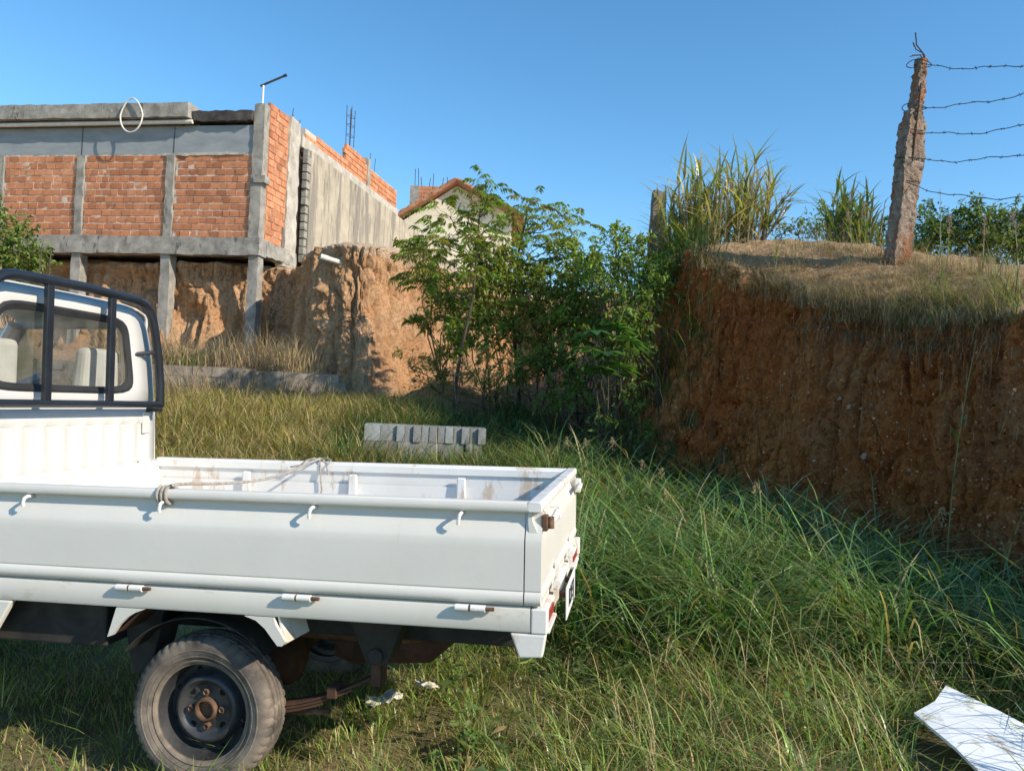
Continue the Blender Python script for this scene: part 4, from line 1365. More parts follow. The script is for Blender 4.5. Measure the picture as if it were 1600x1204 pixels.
rp4 = [(1.415, 1.46, .012), (1.38, 1.45, .025), (1.35, 1.44, .012), (1.37, 1.43, -.02), (1.36, 1.425, -.07)]
mb.tube([TWc(*p) for p in rp4], .0045, 6)
tag(mb.build('rope', M['rope'], None, True), 'thin grey rope tied across the truck bed from rail to rail', 'rope')

# ================================================================== GRASS AND LEAF GEOMETRY
def blades_mesh(root, az, h, reach, w, col, droop=None, nseg=3, tipcol=None):
    """root (N,3); az heading; h height; reach sideways travel; w width; col (N,3)"""
    N = len(root)
    ts = np.linspace(0, 1, nseg + 1)
    d = np.stack([np.cos(az), np.sin(az), 0 * az], 1)
    sd = np.stack([-np.sin(az), np.cos(az), 0 * az], 1)
    droop = np.zeros(N) if droop is None else droop
    V, C = [], []
    for k, s in enumerate(ts):
        zc = h * (s - droop * s ** 3)
        p = root + d * (reach * s ** 1.8)[:, None] + np.array([0, 0, 1.0]) * zc[:, None]
        cc = col * (0.75 + 0.35 * s) if tipcol is None else col * (1 - s ** 2)[..., None] + tipcol * s ** 2 if False else col
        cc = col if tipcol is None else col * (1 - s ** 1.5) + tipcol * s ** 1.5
        if k < nseg:
            ww_ = (w * .5 * (1 - .75 * s ** 1.6))[:, None]
            tw_ = .45 * s
            V += [p - sd * ww_, p + sd * ww_]
            C += [cc, cc]
        else:
            V.append(p); C.append(cc)
    nv = 2 * nseg + 1
    V = np.stack(V, 1).reshape(-1, 3); C = np.stack(C, 1).reshape(-1, 3)
    base = (np.arange(N) * nv)[:, None]
    quads = np.hstack([base + np.array([[2 * k, 2 * k + 1, 2 * k + 3, 2 * k + 2]]) for k in range(nseg - 1)]).reshape(-1, 4)
    tris = base + np.array([[2 * nseg - 2, 2 * nseg - 1, 2 * nseg]])
    loops = np.concatenate([quads.ravel(), tris.ravel()])
    starts = np.concatenate([np.arange(len(quads)) * 4, len(quads) * 4 + np.arange(N) * 3])
    return V, C, loops, starts


def leaf_mesh(P, D, L, Wd, col, fold=.25, side=None, bend=.0):
    """lens-shaped leaves: base P, direction D, length L, width Wd; two folded halves"""
    N = len(P)
    D = D / (np.linalg.norm(D, axis=1)[:, None] + 1e-9)
    if side is None:
        r = rng.normal(size=(N, 3)); r[:, 2] *= .45
        side = np.cross(D, np.cross(r, D))
    side = side - (side * D).sum(1)[:, None] * D
    side /= np.linalg.norm(side, axis=1)[:, None] + 1e-9
    nrm = np.cross(D, side)
    L = L[:, None]; Wd = Wd[:, None]
    dn = np.array([0, 0, -1.0])
    a = P
    m = P + D * L * .45 - nrm * Wd * fold
    l = P + D * L * .42 + side * Wd * .5
    r_ = P + D * L * .42 - side * Wd * .5
    tip = P + D * L + dn * L * bend
    V = np.stack([a, l, tip, r_, m], 1).reshape(-1, 3)
    C = np.repeat(col, 5, 0)
    base = (np.arange(N) * 5)[:, None]
    tr = np.concatenate([base + np.array([[0, 4, 1]]), base + np.array([[1, 4, 2]]), base + np.array([[0, 3, 4]]), base + np.array([[4, 3, 2]])], 1).reshape(-1, 3)
    return V, C, tr.ravel(), np.arange(len(tr)) * 3


def merge(parts):
    V, C, Lp, St = [], [], [], []
    nv = nl = 0
    for v, c, l, s in parts:
        V.append(v); C.append(c); Lp.append(l + nv); St.append(s + nl)
        nv += len(v); nl += len(l)
    return np.vstack(V), np.vstack(C), np.concatenate(Lp), np.concatenate(St)


def link_np(name, parts, m, parent=None, origin=None):
    V, C, Lp, St = merge(parts) if isinstance(parts, list) else parts
    if origin is not None: V = V - np.array(origin)
    me = mesh_np(name, V, Lp, St, C)
    return link(name, me, m, parent)


def vary(base, n, k=.25, dry=None, pdry=0.0):
    base = np.array(base)
    c = np.repeat(base[None], n, 0) * (1 + k * rng.normal(size=(n, 1)).clip(-1.8, 1.8)) * (1 + .12 * rng.normal(size=(n, 3)).clip(-1.5, 1.5))
    if dry is not None:
        q = rng.random(n) < pdry
        c[q] = np.array(dry) * (1 + .25 * rng.normal(size=(q.sum(), 1)).clip(-1.5, 1.5))
    return np.clip(c, .004, .9)


def truck_uw(x, y):
    p = np.stack([x - TO[0], y - TO[1]], -1)
    return p @ tu[:2], p @ tw[:2]


def scatter(x0, x1, y0, y1, n, dens=None):
    x = rng.uniform(x0, x1, n); y = rng.uniform(y0, y1, n)
    if dens is not None:
        k = rng.random(n) < dens(x, y)
        x, y = x[k], y[k]
    return x, y


bp = []
for (px, py), lift in zip(((1478, 1070), (1428, 1113), (1560, 1235), (1665, 1165)), (.22, .17, .10, .14)):
    d = at(px, py, 1.0) - EYE
    z = float(ground_z(2.0, 3.4)) + lift
    bp.append(EYE + d * ((z - EYE[2]) / d[2]))
bp = [np.array(p) for p in bp]
BOARD_C = [p[:2] for p in bp]
_cc = sum(BOARD_C) / 4
_e = BOARD_C[1] - BOARD_C[0]
BOARD_S = 1.0 if (_cc - BOARD_C[0]) @ np.array([-_e[1], _e[0]]) > 0 else -1.0


def no_wheel(x, y):
    u, w = truck_uw(x, y)
    bad = np.zeros(len(x), bool)
    for uc in (HUB[0], 3.55):
        for w0 in (.08, W_ - .25):
            bad |= (np.abs(u - uc) < .12) & (w > w0 - .03) & (w < w0 + .2)
    bd_ = BOARD_C
    q = np.stack([x, y], 1)
    ins = np.ones(len(x), bool)
    for k in range(4):
        a, b = bd_[k], bd_[(k + 1) % 4]
        e = (b - a) / np.linalg.norm(b - a)
        ins &= ((q - a) @ np.array([-e[1], e[0]])) * BOARD_S > -.07
    return ~bad & ~ins


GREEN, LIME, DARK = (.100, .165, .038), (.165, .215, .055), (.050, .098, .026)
STRAW, BROWN = (.42, .33, .165), (.20, .13, .065)


def field(name, label, x0, x1, y0, y1, n, hgt, reach, wid, base, pdry, dens=None, dry=STRAW, zfun=None, droop=(0, .35), clump=None, mat_='grass', cat='grass', nseg=3, hvar=None, tip=(1.25, 1.15, 1.0)):
    if clump:
        nc, per, rad = clump
        cx_, cy_ = scatter(x0, x1, y0, y1, nc, dens)
        x = np.repeat(cx_, per) + rng.normal(0, rad, len(cx_) * per); y = np.repeat(cy_, per) + rng.normal(0, rad, len(cx_) * per)
        cs = np.repeat(rng.uniform(.6, 1.25, len(cx_)), per)
        caz = np.arctan2(y - np.repeat(cy_, per), x - np.repeat(cx_, per))
        ctint = np.repeat(rng.uniform(.75, 1.25, len(cx_)), per)[:, None]
    else:
        x, y = scatter(x0, x1, y0, y1, n, dens); cs = np.ones(len(x)); caz = None; ctint = 1.0
    k = no_wheel(x, y); x, y, cs = x[k], y[k], cs[k]
    if caz is not None: caz = caz[k]; ctint = ctint[k]
    N = len(x)
    z = (ground_z(x, y) if zfun is None else zfun(x, y)) - .01
    h = rng.uniform(*hgt, N) * cs
    if hvar is not None: h = h * hvar(x, y)
    az = rng.uniform(0, 2 * math.pi, N) if caz is None else caz + rng.normal(0, .6, N)
    rc = rng.uniform(*reach, N) * h
    c = vary(np.array(base) * 1.2, N, .32, dry, pdry) * ctint
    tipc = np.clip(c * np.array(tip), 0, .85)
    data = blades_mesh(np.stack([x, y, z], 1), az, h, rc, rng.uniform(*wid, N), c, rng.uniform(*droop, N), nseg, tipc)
    o = link_np(name, data, M[mat_])
    return tag(o, label, cat, kind='stuff')


zt_ = lambda x, y: drops(np.stack([x, y], 1))
under = lambda x, y: (lambda u, w: (u > .1) & (w > .1))(*truck_uw(x, y))
worn = lambda x, y: fbm(np.stack([x * 1.1, y * 1.1, 0 * x], -1), 3, 71)

# trodden short turf round the truck
field('short_turf', 'short worn turf with dry patches around the truck', -4.2, 1.2, 1.5, 6.0, 140000, (.025, .09), (.3, 1.2), (.003, .006), (.19, .24, .07), .34,
      lambda x, y: np.clip(.62 + .8 * worn(x, y) + .45 * sstep(-1.2, -.5, x), .12, 1) * (1 - .55 * under(x, y)))
field('turf_tufts', 'longer green grass tufts beside the truck wheel', -3.6, 1.0, 2.0, 6.0, 0, (.09, .22), (.5, 1.3), (.004, .008), (.165, .235, .06), .15,
      lambda x, y: np.clip(.14 + .5 * worn(x + 5, y) + .55 * sstep(-1.1, .4, x), 0, 1), clump=(1000, 26, .035))
# grass on the right: mid-height sward, then big arching clumps towards the bank
BXY = None
def foot_dist(x, y):
    """metres from the foot of the red bank (plan)"""
    fx = np.interp(y, [-5.5, .6, 4.2, 5.68, 6.45, 7.48, 8.5, 9.46, 11.4], [5.6, 5.0, 4.25, 3.74, 3.31, 2.75, 2.15, 1.5, 1.55])
    return (fx - x) * .82
sward_d = lambda x, y: sstep(-.2, .35, x + .12 * (y - 3)) * np.clip(.7 + .6 * worn(x + 9, y - 4), .1, 1) * (1 - .9 * sstep(1.15, 1.5, x) * (1 - sstep(2.9, 3.5, y))) * sstep(.1, .5, foot_dist(x, y)) * (1 - .85 * sstep(7.0, 7.9, y - .3 * x))
hv = lambda x, y: (.5 + .5 * sstep(.3, 1.4, x + .18 * (y - 3.2)) + .2 * worn(x - 3, y)) * (.45 + .55 * sstep(.3, 1.5, foot_dist(x, y)))
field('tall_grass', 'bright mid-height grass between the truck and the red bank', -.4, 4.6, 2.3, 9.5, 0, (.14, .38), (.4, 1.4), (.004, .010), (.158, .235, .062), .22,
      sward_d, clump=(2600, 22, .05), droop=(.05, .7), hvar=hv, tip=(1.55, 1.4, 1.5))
field('tall_grass', 'fine undergrowth of grass beneath the tall stems', -.2, 4.6, 2.0, 9.5, 50000, (.06, .22), (.4, 1.6), (.003, .006), (.15, .175, .062), .38,
      lambda x, y: sward_d(x, y) * .9 + .05, droop=(.0, .6), hvar=hv)
arch_d = lambda x, y: np.clip(sstep(.25, .9, x + .10 * (y - 4)) * sstep(.45, 1.0, foot_dist(x, y)) * sstep(3.7, 4.6, y) * (1 - .8 * sstep(7.2, 8.2, y)) * (.55 + .9 * worn(x + 2, y + 7)), 0, 1)
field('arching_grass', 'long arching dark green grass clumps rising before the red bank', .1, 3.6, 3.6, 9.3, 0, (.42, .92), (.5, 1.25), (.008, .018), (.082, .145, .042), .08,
      arch_d, clump=(900, 46, .06), droop=(.15, .75), nseg=5, tip=(2.3, 2.0, 2.2))  # pale tips put bright highlights into the blade colour
field('dead_stems', 'straw coloured dead stems among the green grass', .1, 4.0, 2.6, 9.0, 2600, (.25, .75), (.3, 1.4), (.002, .0045), (.46, .37, .22), .3,
      lambda x, y: sward_d(x, y), droop=(.0, .6), mat_='straw', nseg=4, hvar=hv)
field('dry_thatch', 'dry straw litter lying near the white board', .5, 3.6, 1.9, 4.2, 30000, (.012, .05), (1.5, 5), (.003, .006), (.34, .26, .15), .5,
      lambda x, y: .25 + .75 * sstep(1.1, 1.5, x) * (1 - sstep(2.9, 3.6, y)), mat_='straw')
field('board_side_grass', 'bright grass blades around the white board', 1.0, 3.6, 2.1, 4.6, 0, (.10, .32), (.4, 1.2), (.004, .008), (.19, .26, .065), .12,
      lambda x, y: .10 + .5 * sstep(2.6, 3.3, y) + .5 * (1 - sstep(1.05, 1.4, x)), clump=(300, 22, .04), tip=(1.4, 1.3, 1.3))
field('board_shade_grass', 'taller grass right of the white board, dappling it with shade', 2.55, 3.7, 1.9, 4.0, 0, (.35, .75), (.4, 1.2), (.006, .012), (.13, .19, .055), .12,
      None, clump=(95, 34, .06), droop=(.1, .7), nseg=4, tip=(1.6, 1.4, 1.5))
field('stack_weeds', 'long weeds growing up in front of the block stack', -1.9, .6, 8.3, 8.95, 0, (.35, .75), (.3, 1.0), (.007, .013), (.13, .18, .055), .2,
      lambda x, y: .35 + .65 * sstep(-1.3, -.4, x), clump=(130, 26, .09), droop=(.1, .6), nseg=4)
nb_ = 620
cx_, cy_ = scatter(-.3, 3.4, 2.1, 7.5, nb_, lambda x, y: np.clip(.35 + .9 * worn(x + 4, y + 2), 0, 1) * sstep(.1, .6, foot_dist(x, y)))
kk = no_wheel(cx_, cy_); cx_, cy_ = cx_[kk], cy_[kk]
per_ = 16
px_ = np.repeat(cx_, per_) + rng.normal(0, .035, len(cx_) * per_); py_ = np.repeat(cy_, per_) + rng.normal(0, .035, len(cx_) * per_)
pz_ = ground_z(px_, py_) + rng.uniform(.02, .22, len(px_)) * np.repeat(rng.uniform(.5, 1.3, len(cx_)), per_)
dd_ = rng.normal(0, 1, (len(px_), 3)); dd_[:, 2] = rng.uniform(-.2, .5, len(px_))
ll_ = rng.uniform(.03, .08, len(px_))
tag(link_np('broadleaf_weeds', leaf_mesh(np.stack([px_, py_, pz_], 1), dd_, ll_, ll_ * .5, vary((.15, .22, .07), len(px_), .3, (.34, .26, .13), .15), .15, None, .2), M['leaf']), 'small broad leaved weeds mixed through the grass', 'weeds', kind='stuff')
# slope behind the truck
field('slope_grass', 'yellow green rough grass on the slope behind the truck', -7.2, -1.2, 6.0, 14.9, 0, (.22, .55), (.4, 1.2), (.008, .016), (.21, .215, .065), .52,
      lambda x, y: np.clip(.7 + .5 * worn(x, y + 3), .2, 1), clump=(3000, 20, .10), droop=(.05, .5))
field('slope_grass', 'low grass cover on the slope behind the truck', -7.5, -.8, 5.5, 15.0, 46000, (.08, .22), (.4, 1.3), (.008, .014), (.19, .205, .065), .48, None)
# grass by the blocks, its colour darkened to deepen the shade there
field('shade_grass', 'grass around the block stack, coloured dark to deepen the shade', -2.2, 2.4, 5.6, 12.5, 0, (.25, .60), (.4, 1.1), (.007, .013), (.05, .095, .026), .10,
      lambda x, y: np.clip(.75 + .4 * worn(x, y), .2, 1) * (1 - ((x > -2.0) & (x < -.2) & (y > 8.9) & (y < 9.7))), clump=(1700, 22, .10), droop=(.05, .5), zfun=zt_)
# dry weeds along the low wall
field('dry_weeds', 'grey dry weeds growing over the low block wall', -8.4, -3.4, 14.2, 16.4, 0, (.4, 1.05), (.25, .8), (.008, .014), (.24, .195, .135), .35,
      lambda x, y: np.clip(.65 + .6 * worn(x, y), .1, 1) * (y < 16.6 - .9 * (x + 5.2).clip(0, 3)), clump=(360, 22, .13), zfun=zt_, mat_='straw', droop=(.0, .4))
field('dry_weeds', 'green weeds along the top of the low wall', -8.0, -3.4, 14.6, 16.4, 0, (.25, .6), (.3, .9), (.010, .018), (.145, .18, .06), .2,
      lambda x, y: np.clip(.3 + .8 * worn(x + 3, y), 0, 1) * (y < 16.6 - .9 * (x + 5.2).clip(0, 3)), clump=(170, 18, .12), zfun=zt_)


# bank top: dry grass, overhanging lip
def banktop(n, seed, pxr, off):
    r2 = np.random.default_rng(seed)
    pts = []
    while len(pts) < n:
        px = r2.uniform(*pxr)
        yc = np.interp(px, [1080, 1180, 1300, 1400, 1480, 1600], [415, 462, 488, 495, 495, 485])
        py = yc + r2.uniform(*off)
        h = hit(px, py)
        if h is not None and h[2] > 1.6: pts.append(h)
    return np.array(pts)


def straw_on(name, label, pts, per, hgt, reach, wid, base, pdry, rad=.05, droop=(.1, 1.1), mat_='straw', dry=STRAW, green=None):
    x = np.repeat(pts[:, 0], per) + rng.normal(0, rad, len(pts) * per); y = np.repeat(pts[:, 1], per) + rng.normal(0, rad, len(pts) * per)
    z = np.repeat(pts[:, 2], per) - .02
    N = len(x)
    h = rng.uniform(*hgt, N) * np.repeat(rng.uniform(.6, 1.2, len(pts)), per)
    c = vary(base, N, .25, dry, pdry)
    data = blades_mesh(np.stack([x, y, z], 1), rng.uniform(0, 2 * math.pi, N), h, rng.uniform(*reach, N) * h, rng.uniform(*wid, N), c, rng.uniform(*droop, N), 4, c * 1.15)
    return tag(link_np(name, data, M[mat_]), label, 'dry grass' if mat_ == 'straw' else 'grass', kind='stuff')


straw_on('bank_dry_grass', 'straw coloured grass hanging over the lip of the red bank', np.vstack([banktop(260, 1, (1270, 1600), (-30, 14)), banktop(50, 2, (1080, 1270), (-14, 6))]), 15, (.12, .38), (.4, 1.5), (.0025, .005), (.40, .33, .20), .4)
straw_on('bank_hanging_roots', 'dry roots and grass dangling below the bank lip', banktop(120, 3, (1260, 1580), (0, 55)), 12, (.12, .3), (.5, 1.6), (.003, .006), (.22, .165, .10), .3, droop=(.8, 2.4))
straw_on('bank_green_tufts', 'green grass tufts along the lip of the bank', banktop(26, 4, (1360, 1600), (-40, 20)), 16, (.2, .5), (.4, 1.1), (.006, .011), (.15, .19, .06), .2, mat_='grass', droop=(.1, .8))
straw_on('bank_litter', 'short dry stubble scattered over the bank top', banktop(1500, 5, (1080, 1560), (-110, -4)), 8, (.02, .09), (1, 3), (.004, .008), (.36, .27, .16), .4)
straw_on('rim_grass', 'thin dry grass standing along the skyline of the bank', np.array([h for h in (hit(px, np.interp(px, [1030, 1250, 1420, 1600], [390, 381, 404, 434]) + rng.uniform(0, 12)) for px in rng.uniform(1230, 1600, 80)) if h is not None]), 8, (.12, .45), (.2, 1.1), (.003, .006), (.25, .235, .12), .4, droop=(0, .5))

straw_on('bank_top_straw', 'thin tufts of dead grass scattered over the bank top', banktop(190, 9, (1090, 1560), (-85, -12)), 11, (.08, .28), (.3, 1.2), (.0025, .005), (.34, .27, .15), .4, droop=(.0, .6))
# crumbs of soil and hair roots on the cut face
fp = []
for px, f_ in zip(rng.uniform(1000, 1600, 5200), rng.random(5200)):
    top_y = np.interp(px, [1000, 1090, 1180, 1300, 1480, 1600], [420, 400, 440, 485, 500, 500])
    h = hit(px, top_y + 8 + (400 - .0 * px) * f_)
    if h is not None and .15 < h[2] < 3.6 and h[0] > 1.2: fp.append(h)
fp = np.array(fp); nf = len(fp)
ls_ = rng.uniform(.012, .04, nf) * rng.uniform(.5, 1.3, nf)
dv_ = rng.normal(0, 1, (nf, 3)); dv_[:, 1] -= .8; dv_[:, 0] -= .8
tag(link_np('soil_crumbs', leaf_mesh(fp, dv_, ls_, ls_ * .8, vary((.50, .19, .065), nf, .35, (.62, .40, .25), .25), .5), M['straw']), 'crumbs of earth clinging to the red cut face', 'soil', kind='stuff')
rp_ = fp[(fp[:, 2] > 1.3)][:420]
hh_ = rng.uniform(.12, .45, len(rp_))
tag(link_np('hair_roots', blades_mesh(rp_ + np.array([-.03, -.03, 0]), rng.uniform(3.0, 5.0, len(rp_)), -hh_, rng.uniform(.02, .12, len(rp_)), rng.uniform(.002, .005, len(rp_)), vary((.22, .14, .08), len(rp_), .3, (.42, .32, .2), .3), None, 4), M['straw']), 'thin roots hanging down the red cut face', 'roots', kind='stuff')
# grass at the foot of the red bank in shadow
foot = []
for px in rng.uniform(985, 1600, 1500):
    py = np.interp(px, [985, 1100, 1250, 1400, 1600], [745, 820, 880, 915, 940]) + rng.uniform(-45, 60)
    h = hit(px, py)
    if h is not None: foot.append(h)
foot = [p for p in foot if p[0] < 2.6 or rng.random() < .35]
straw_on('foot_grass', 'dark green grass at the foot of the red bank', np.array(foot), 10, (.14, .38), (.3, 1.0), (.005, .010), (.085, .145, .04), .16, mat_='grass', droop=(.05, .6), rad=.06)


# ================================================================== TREES AND SHRUBS
def tubes_np(name, paths, m, parent, n=6):
    mb = MB()
    for pts, rs in paths: mb.tube(pts, rs, n, False)
    return mb.build(name, m, parent, True)


def wob(a, b, n, amp):
    a, b = np.array(a, float), np.array(b, float)
    L = np.linalg.norm(b - a)
    pts = [a + (b - a) * k / n for k in range(n + 1)]
    for k in range(1, n): pts[k] = pts[k] + rng.normal(0, amp * L, 3)
    return pts


def fronds(starts, dirs, length, nl, leaf, width, col, droop=.5, hang=.8, colvar=.22, dry=None, pdry=0):
    """compound leaves: a curved rachis with paired hanging leaflets"""
    N = len(starts)
    ts = np.linspace(.12, 1, nl)
    d = dirs / np.linalg.norm(dirs, axis=1)[:, None]
    sd = np.cross(d, [0, 0, 1.0]); sd /= np.linalg.norm(sd, axis=1)[:, None] + 1e-9
    P, D, S_, CI, LL = [], [], [], [], []
    fc = vary(np.array(col) * (2.1, 1.8, 1.35), N, colvar, dry, pdry)
    for tt in ts:
        p = starts + d * (length * tt)[:, None] + np.array([0, 0, -1.0]) * (length * droop * tt ** 2)[:, None]
        for s in (-1, 1):
            P.append(p); D.append(s * sd * .75 + d * .45 + np.array([0, 0, -hang]) + rng.normal(0, .18, (N, 3)))
            CI.append(fc * (1 + .1 * rng.normal(size=(N, 1)))); LL.append(np.full(N, leaf) * (1 - .35 * abs(tt - .5)) * rng.uniform(.8, 1.15, N))
            S_.append(d + rng.normal(0, .2, (N, 3)))
    P, D, C, LL, S_ = np.vstack(P), np.vstack(D), np.clip(np.vstack(CI), .004, .9), np.concatenate(LL), np.vstack(S_)
    return leaf_mesh(P, D, LL, LL * width, C, .18, S_, .12)


def ball(n, r, flat=.8):
    v = rng.normal(size=(n, 3)); v /= np.linalg.norm(v, axis=1)[:, None]
    v *= (rng.random((n, 1)) ** (1 / 2.2)) * r
    v[:, 2] *= flat
    return v


def compound_tree(name, label, base, blobs, trunk_pts, r0, frl, nl, leaf, width, col, per=46, hang=.8, cat='tree', dry=None, pdry=0, group=None):
    root = empty(name, base)
    tag(root, label, cat, group)
    b = np.array(base)
    tp = [np.array(p) - b for p in trunk_pts]
    n = len(tp)
    tubes_np('trunk', [(tp, [r0 * (1 - .8 * k / (n - 1)) for k in range(n)])], M['bark'], root, 8)
    br, ps, ds = [], [], []
    for c, r in blobs:
        c = np.array(c) - b
        lower = [p for p in tp if p[2] < c[2] - .15] or [tp[0]]
        k = min(range(len(lower)), key=lambda i: np.linalg.norm(lower[i] - c) + .15 * i * 0)
        path = wob(lower[k], c, 5, .05)
        br.append((path, [r0 * .38, r0 * .32, r0 * .26, r0 * .2, r0 * .14, r0 * .08]))
        m = int(per * (r / .5) ** 2)
        q = c + ball(m, r)
        for i in range(m):
            if i % 3 == 0: br.append((wob(c + (path[-2] - c) * rng.random(), q[i], 3, .06), [r0 * .11, r0 * .09, r0 * .07, r0 * .04]))
        ps.append(q); dd = (q - c) + rng.normal(0, .25 * r, (m, 3)); dd[:, 2] = np.abs(dd[:, 2]) * .5 + .12 * r
        ds.append(dd)
    ps, ds = np.vstack(ps), np.vstack(ds)
    tubes_np('branches', br, M['bark'], root, 5)
    link_np('crown', fronds(ps, ds, rng.uniform(.6, 1.2, len(ps)) * frl, nl, leaf, width, col, .55, hang, .22, dry, pdry), M['leaf'], root)
    return root


def A3(px, py, d): return tuple(at(px, py, d))


t1 = [A3(706, 668, 12.3), A3(712, 600, 12.35), A3(722, 540, 12.4), A3(738, 470, 12.4), A3(745, 400, 12.4), A3(749, 340, 12.4), A3(754, 290, 12.4)]
compound_tree('slender_tree', 'slender tree with drooping feathery leaves in front of the tiled house', t1[0],
              [(A3(757, 292, 12.4), .26), (A3(738, 318, 12.5), .30), (A3(768, 325, 12.3), .26), (A3(700, 335, 12.6), .34), (A3(786, 312, 12.4), .16), (A3(672, 372, 12.7), .30), (A3(708, 380, 12.3), .36),
               (A3(742, 372, 12.6), .30), (A3(690, 420, 12.5), .34), (A3(735, 425, 12.4), .36), (A3(660, 395, 12.4), .22), (A3(655, 440, 12.6), .25), (A3(775, 372, 12.3), .26)], t1, .035, .34, 9, .115, .27, (.095, .150, .034), 52, dry=(.22, .20, .05), pdry=.18)
t2 = [A3(812, 640, 13.6), A3(806, 560, 13.6), A3(800, 480, 13.6), A3(806, 420, 13.6), A3(815, 370, 13.6), A3(824, 330, 13.6)]
compound_tree('leaning_tree', 'spreading light green tree beside the slender tree', t2[0],
              [(A3(826, 318, 13.6), .30), (A3(800, 340, 13.5), .30), (A3(850, 338, 13.7), .32), (A3(878, 336, 13.6), .26), (A3(900, 350, 13.6), .24), (A3(905, 378, 13.5), .20), (A3(860, 372, 13.5), .34), (A3(820, 380, 13.6), .34),
               (A3(785, 400, 13.5), .30), (A3(880, 400, 13.6), .22), (A3(840, 415, 13.5), .30)], t2, .038, .34, 9, .11, .28, (.108, .165, .038), 50, dry=(.24, .22, .05), pdry=.15)


def shrub(name, label, base, blobs, n_per, leaf, width, col, cat='shrub', group=None, dry=None, pdry=0, up=.2, mat_='leaf', shoots=7, hang=.25):
    root = empty(name, base); tag(root, label, cat, group)
    b = np.array(base)
    P, D, br = [], [], []
    for c, r in blobs:
        c = np.array(c) - b
        m = int(n_per * (r / .5) ** 2.2)
        nt_ = max(6, m // 26)
        tips = c + ball(nt_, r, .85)
        path = wob((0, 0, 0), c, 4, .06)
        br.append((path, [.016, .013, .010, .008, .005]))
        for tq in tips[:40]: br.append((wob(path[3], tq, 2, .08), [.005, .004, .002]))
        k = rng.integers(0, nt_, m)
        q = tips[k] + rng.normal(0, .14 * r + .035, (m, 3))
        d = (q - c) * .6 + rng.normal(0, .5 * r, (m, 3)); d[:, 2] += up * r - hang * r
        P.append(q); D.append(d)
        for k_ in range(max(2, int(shoots * r / .4))):
            dv = rng.normal(0, 1, 3); dv[2] = abs(dv[2]) * .8 + .15; dv[1] = -abs(dv[1]) * .6; dv /= np.linalg.norm(dv)
            ln_ = rng.uniform(.3, .75) * (r + .15)
            s0 = c + dv * r * .8
            ss = np.linspace(0, 1, 16)[:, None]
            pp = s0 + dv * ln_ * ss + np.array([0, 0, -.25 * ln_]) * ss ** 2
            br.append(([pp[0], pp[5], pp[10], pp[15]], [.005, .004, .003, .002]))
            P.append(np.repeat(pp, 2, 0) + rng.normal(0, .01, (32, 3))); D.append(rng.normal(0, .6, (32, 3)) + dv * .5 + np.array([0, 0, -.35]))
    P, D = np.vstack(P), np.vstack(D)
    m = len(P)
    L = rng.uniform(.65, 1.25, m) * leaf
    link_np('foliage', leaf_mesh(P, D, L, L * width, vary(np.array(col) * (2.0, 1.75, 1.35), m, .34, dry, pdry), .2, None, .15), M[mat_], root)
    tubes_np('stems', br, M['bark'], root, 5)
    return root


def SB(lab, px, py, d, blobs, col, leaf=.125, n=620, width=.36, **k):
    n = int(n * 2.1); blobs = [(a, b, dd, r * 1.12 * min(1, d / 12.5)) for a, b, dd, r in blobs]
    base = at(px, py, d)
    base[2] = drop(base[0], base[1]) - .03
    return shrub('shrub', lab, tuple(base), [(A3(a, b, d + dd), r) for a, b, dd, r in blobs], n, leaf * min(1, d / 12.5), width, col, group='shrubs in the back of the cut', **k)


SB('leafy shrub against the tan earth cut, left of the others', 690, 620, 14.2, [(690, 470, 0, .32), (668, 505, .2, .2), (715, 500, -.2, .32), (700, 545, 0, .2), (655, 405, .8, .24), (672, 440, .6, .26), (640, 390, 1, .16)], (.105, .155, .042), n=420, dry=(.28, .25, .08), pdry=.14)
SB('dense shrub directly behind the slender tree trunk', 765, 640, 13.2, [(765, 480, 0, .40), (795, 445, .2, .32), (748, 435, .3, .3), (778, 530, -.2, .30), (735, 520, 0, .24), (760, 410, .4, .24)], (.105, .158, .042), leaf=.145, n=380, width=.30, dry=(.28, .25, .08), pdry=.12)
SB('dense shrub under the spreading tree', 840, 640, 13.0, [(845, 480, 0, .38), (820, 440, .3, .3), (872, 445, .2, .34), (855, 530, -.2, .32), (810, 505, -.1, .28), (845, 420, .4, .24)], (.10, .145, .036), leaf=.10, n=560, dry=(.28, .25, .08), pdry=.12)
SB('broad shrub in the middle of the back vegetation', 905, 640, 12.8, [(905, 465, 0, .38), (888, 510, -.2, .32), (930, 440, .1, .3), (900, 420, .3, .26), (938, 500, -.2, .28), (880, 400, .4, .2)], (.108, .165, .044), n=430, dry=(.30, .27, .08), pdry=.08)
SB('bright shrub rising against the sky left of the wooden post', 960, 620, 10.9, [(955, 392, 0, .26), (935, 415, .1, .24), (985, 400, 0, .26), (1002, 435, -.2, .32), (965, 445, -.2, .34), (1010, 400, .2, .18), (965, 372, 0, .15)], (.125, .19, .055), leaf=.095, n=560)
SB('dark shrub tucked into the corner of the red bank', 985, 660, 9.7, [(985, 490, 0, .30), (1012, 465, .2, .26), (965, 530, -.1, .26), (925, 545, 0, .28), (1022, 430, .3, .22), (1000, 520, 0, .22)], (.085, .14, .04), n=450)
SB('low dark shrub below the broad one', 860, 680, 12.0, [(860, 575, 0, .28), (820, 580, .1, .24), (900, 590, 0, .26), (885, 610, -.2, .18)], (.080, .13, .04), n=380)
SB('sprawling weed tangle at the foot of the tan cut', 690, 660, 13.4, [(665, 600, 0, .24), (695, 580, .1, .26), (640, 560, .3, .18), (725, 610, -.2, .22)], (.14, .15, .06), leaf=.085, n=330, dry=(.34, .27, .13), pdry=.3)
